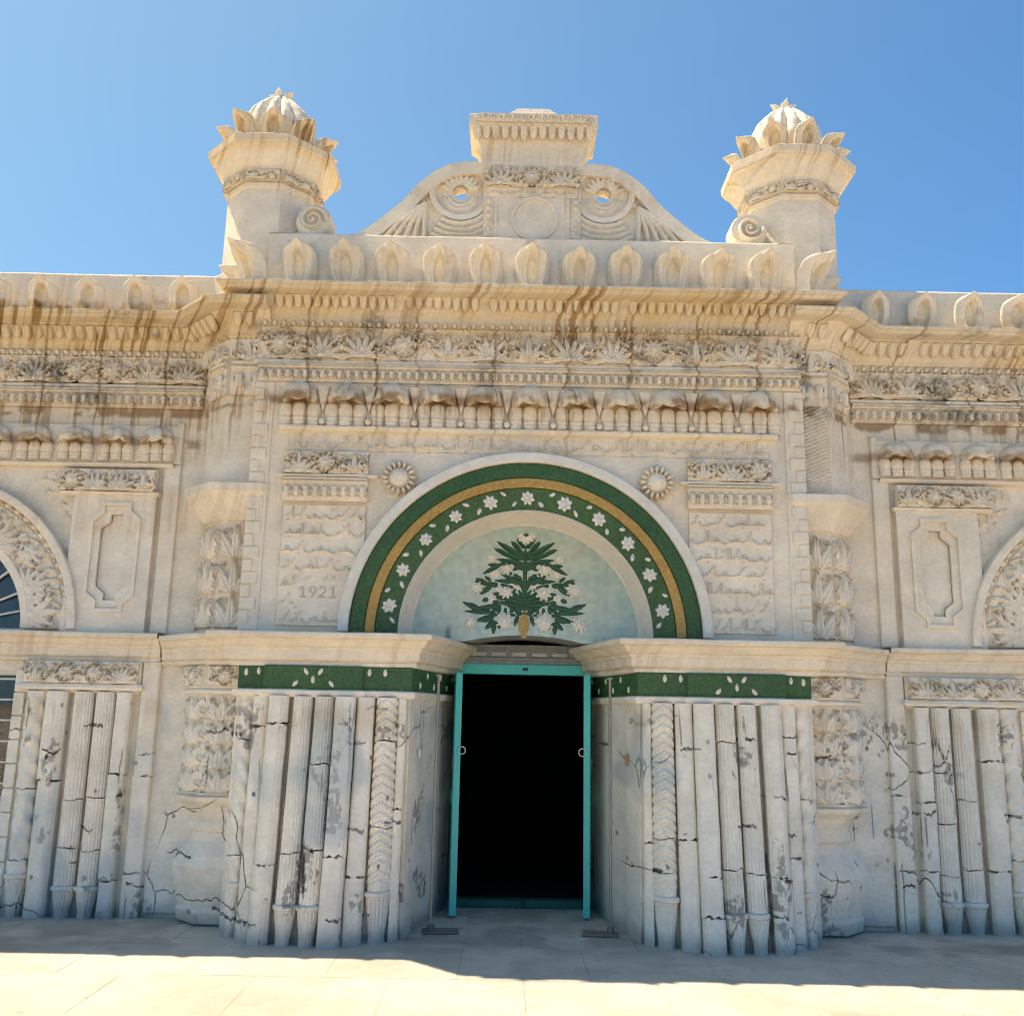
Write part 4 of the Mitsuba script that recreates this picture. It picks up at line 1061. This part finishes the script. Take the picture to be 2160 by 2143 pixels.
for s in (-1, 1):
    put(k + '__strip', box(*sorted((s * .30, s * .325)), -.378, -.34, 5.52, 5.98, .004), 'stone')
    R4 = Relief(.09, .46, .005)
    for i in range(7): R4.dome(0, .03 + i * .066, .028, .024, .026)
    put(k + '__bead_strip', move(R4.mesh(), s * .378, -.362, 5.52), 'stone', True)
capm = trimesh.convex.convex_hull(np.array([[-.27, -.36, 6.70], [.27, -.36, 6.70], [.27, -.0, 6.70], [-.27, -.0, 6.70], [-.27, -.36, 6.77], [.27, -.36, 6.77], [-.14, -.32, 6.885], [.14, -.32, 6.885], [.14, -.1, 6.885], [-.14, -.1, 6.885]]))
put(k + '__cap', capm, 'stone')

# ------------------------------------------------------------------ the doorway
scene['mosque__door'] = mikit.ply(cat([box(-.62, .62, .645, .73, 1.94, 2.03, .005), box(-.62, -.555, .66, .73, .07, 1.94, .004), box(.555, .62, .66, .73, .07, 1.94, .004)]), 'teal_paint')
put('mosque__door__sill', cat([box(-.60, .60, .62, .76, 0, .065, .006)]), 'teal_panel')
put('mosque__door__sill_catch', box(.03, .05, .605, .62, .01, .06, .003), 'dark_iron')
put('mosque__door__bolt_plate', box(.0, .05, .638, .646, 1.975, 2.0, .002), 'dark_iron')
for s in (-1, 1):
    L = .50; a = math.radians(84.5)
    parts = box(0, L, 0, .056, .02, 1.93, .004)
    def hang(m):
        v = m.vertices.copy()
        x = v[:, 0] * math.cos(a) - v[:, 1] * math.sin(a); y = v[:, 0] * math.sin(a) + v[:, 1] * math.cos(a)
        return mk(np.stack([-s * -1 * (-.565) * 0 + s * (.553 - x), .655 - y, v[:, 2]], 1), m.faces if s < 0 else m.faces)
    k = put('mosque__door__leaf', hang(parts), 'teal_paint')
    put('mosque__door__leaf_panel', hang(cat([box(.07, L - .07, .053, .062, .12, .85, .004), box(.07, L - .07, .053, .062, .98, 1.83, .004)])), 'teal_panel')
    rg = trimesh.creation.torus(.030, .005, 20, 8)
    rg.apply_transform(trimesh.transformations.rotation_matrix(math.pi / 2, [1, 0, 0]))
    e = hang(mk(np.array([[L, .02, 1.30]]), np.zeros((0, 3)))).vertices[0]
    put('mosque__door__ring_handle', move(rg, e[0] - s * .030, e[1] - .012, e[2]), 'white_paint', True)
    put('mosque__door__lock_case', move(box(-.015, .015, -.02, .03, -.06, .06, .004), e[0] + s * .04, e[1] + .03, e[2] - .10), 'dark_iron')
# head of the doorway: mouldings and pale blocks
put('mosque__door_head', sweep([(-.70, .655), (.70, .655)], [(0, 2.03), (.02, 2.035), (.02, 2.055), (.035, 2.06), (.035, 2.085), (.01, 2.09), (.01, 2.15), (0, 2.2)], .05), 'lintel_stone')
for i in range(6):
    x = -.46 + i * .18
    put('mosque__door_head__block', box(x, x + .135, .625, .66, 2.098, 2.135, .004), 'lintel_block')
put('mosque__jamb_switch', move(box(-.012, .012, -.012, .012, -.03, .03, .004), -.795, -.39, 1.29), 'white_paint', label='small white box on the left jamb')
put('mosque__jamb_plate', move(box(-.014, .014, -.014, .014, -.045, .045, .004), .800, -.36, 1.27), 'bronze', label='small brown plate on the right jamb')

# ------------------------------------------------------------------ the two steel posts
for s, nm, lab in ((-1, 'steel_post', 'thin grey steel post on a flat plate beside the left door leaf'), (1, 'steel_post_001', 'thin grey steel post on a flat plate beside the right door leaf')):
    x = s * .672
    labels[nm] = dict(label=lab, category='post', group='steel posts flanking the doorway')
    scene[nm + '__pole'] = mikit.ply(move(lathe([(.0115, .012), (.0115, 1.88)], 16, rough=0, sub=.2), x, -.34, 0), 'grey_steel', smooth=True)
    scene[nm + '__cap'] = mikit.ply(box(x - .024, x + .024, -.352, -.328, 1.878, 1.892, .003), 'grey_steel')
    a, b = sorted((x - s * .21, x + s * .06))
    scene[nm + '__base_plate'] = mikit.ply(move(box(-(b - a) / 2, (b - a) / 2, -.085, .085, 0.002, .014, .003), (a + b) / 2, -.33, 0, -s * .10), 'rusty_plate')
    scene[nm + '__socket'] = mikit.ply(move(lathe([(.03, .012), (.028, .05), (.014, .06)], 14, rough=0), x, -.34, 0), 'rusty_plate', smooth=True)

# ------------------------------------------------------------------ descriptions of the parts that stand out
def say(k, text):
    assert k in scene, k
    labels.setdefault(k, {})['label'] = text
say('mosque__arch', 'cream outer rim of the green and gold mosaic arch')
say('mosque__arch__green_band', 'plain dark green mosaic band under the outer rim of the arch')
say('mosque__arch__gold_band', 'narrow gold mosaic band of the arch')
say('mosque__arch__green_band_001', 'dark green mosaic band with white flowers')
say('mosque__niche', 'pale mint plaster niche with a flowering mosaic tree')
say('mosque__niche__mosaic_vase', 'small gold vase at the foot of the mosaic tree')
say('mosque__door', 'teal painted door frame round the dark doorway')
say('mosque__door__leaf', 'left teal door leaf standing open')
say('mosque__door__leaf_001', 'right teal door leaf standing open')
say('mosque__door__sill', 'dark teal sill across the foot of the doorway')
say('mosque__main_cornice', 'rust stained main cornice over the portal')
say('mosque__wing_cornice', 'rust stained cornice of the left wing')
say('mosque__wing_cornice_001', 'ochre stained cornice of the right wing')
say('mosque__portal_pier', 'pier of bundled cracked columns left of the doorway')
say('mosque__portal_pier_001', 'pier of bundled cracked columns right of the doorway')
say('mosque__portal_pier__green_band', 'green mosaic band with white buds across the left pier')
say('mosque__portal_pier_001__green_band', 'green mosaic band with white buds across the right pier')
say('mosque__corner_tower', 'left octagonal corner turret with a flaring crown and a petalled bud')
say('mosque__corner_tower_001', 'right octagonal corner turret with a flaring crown and a petalled bud')
say('mosque__pediment', 'carved central block of the pediment with a round medallion')
say('mosque__pediment_scroll', 'left sloping scroll of the pediment, pierced by a round hole')
say('mosque__pediment_scroll_001', 'right sloping scroll of the pediment, pierced by a round hole')
say('mosque__inscription', 'left worn inscription tablet dated 1921')
say('mosque__inscription_001', 'right worn inscription tablet')
say('mosque__window', 'white barred window at the left edge')
say('mosque__window_001', 'white barred window at the right edge')
say('mosque__wing', 'left wing wall with a carved window arch and a notched panel')
say('mosque__wing_001', 'right wing wall with a carved window arch and a notched panel')
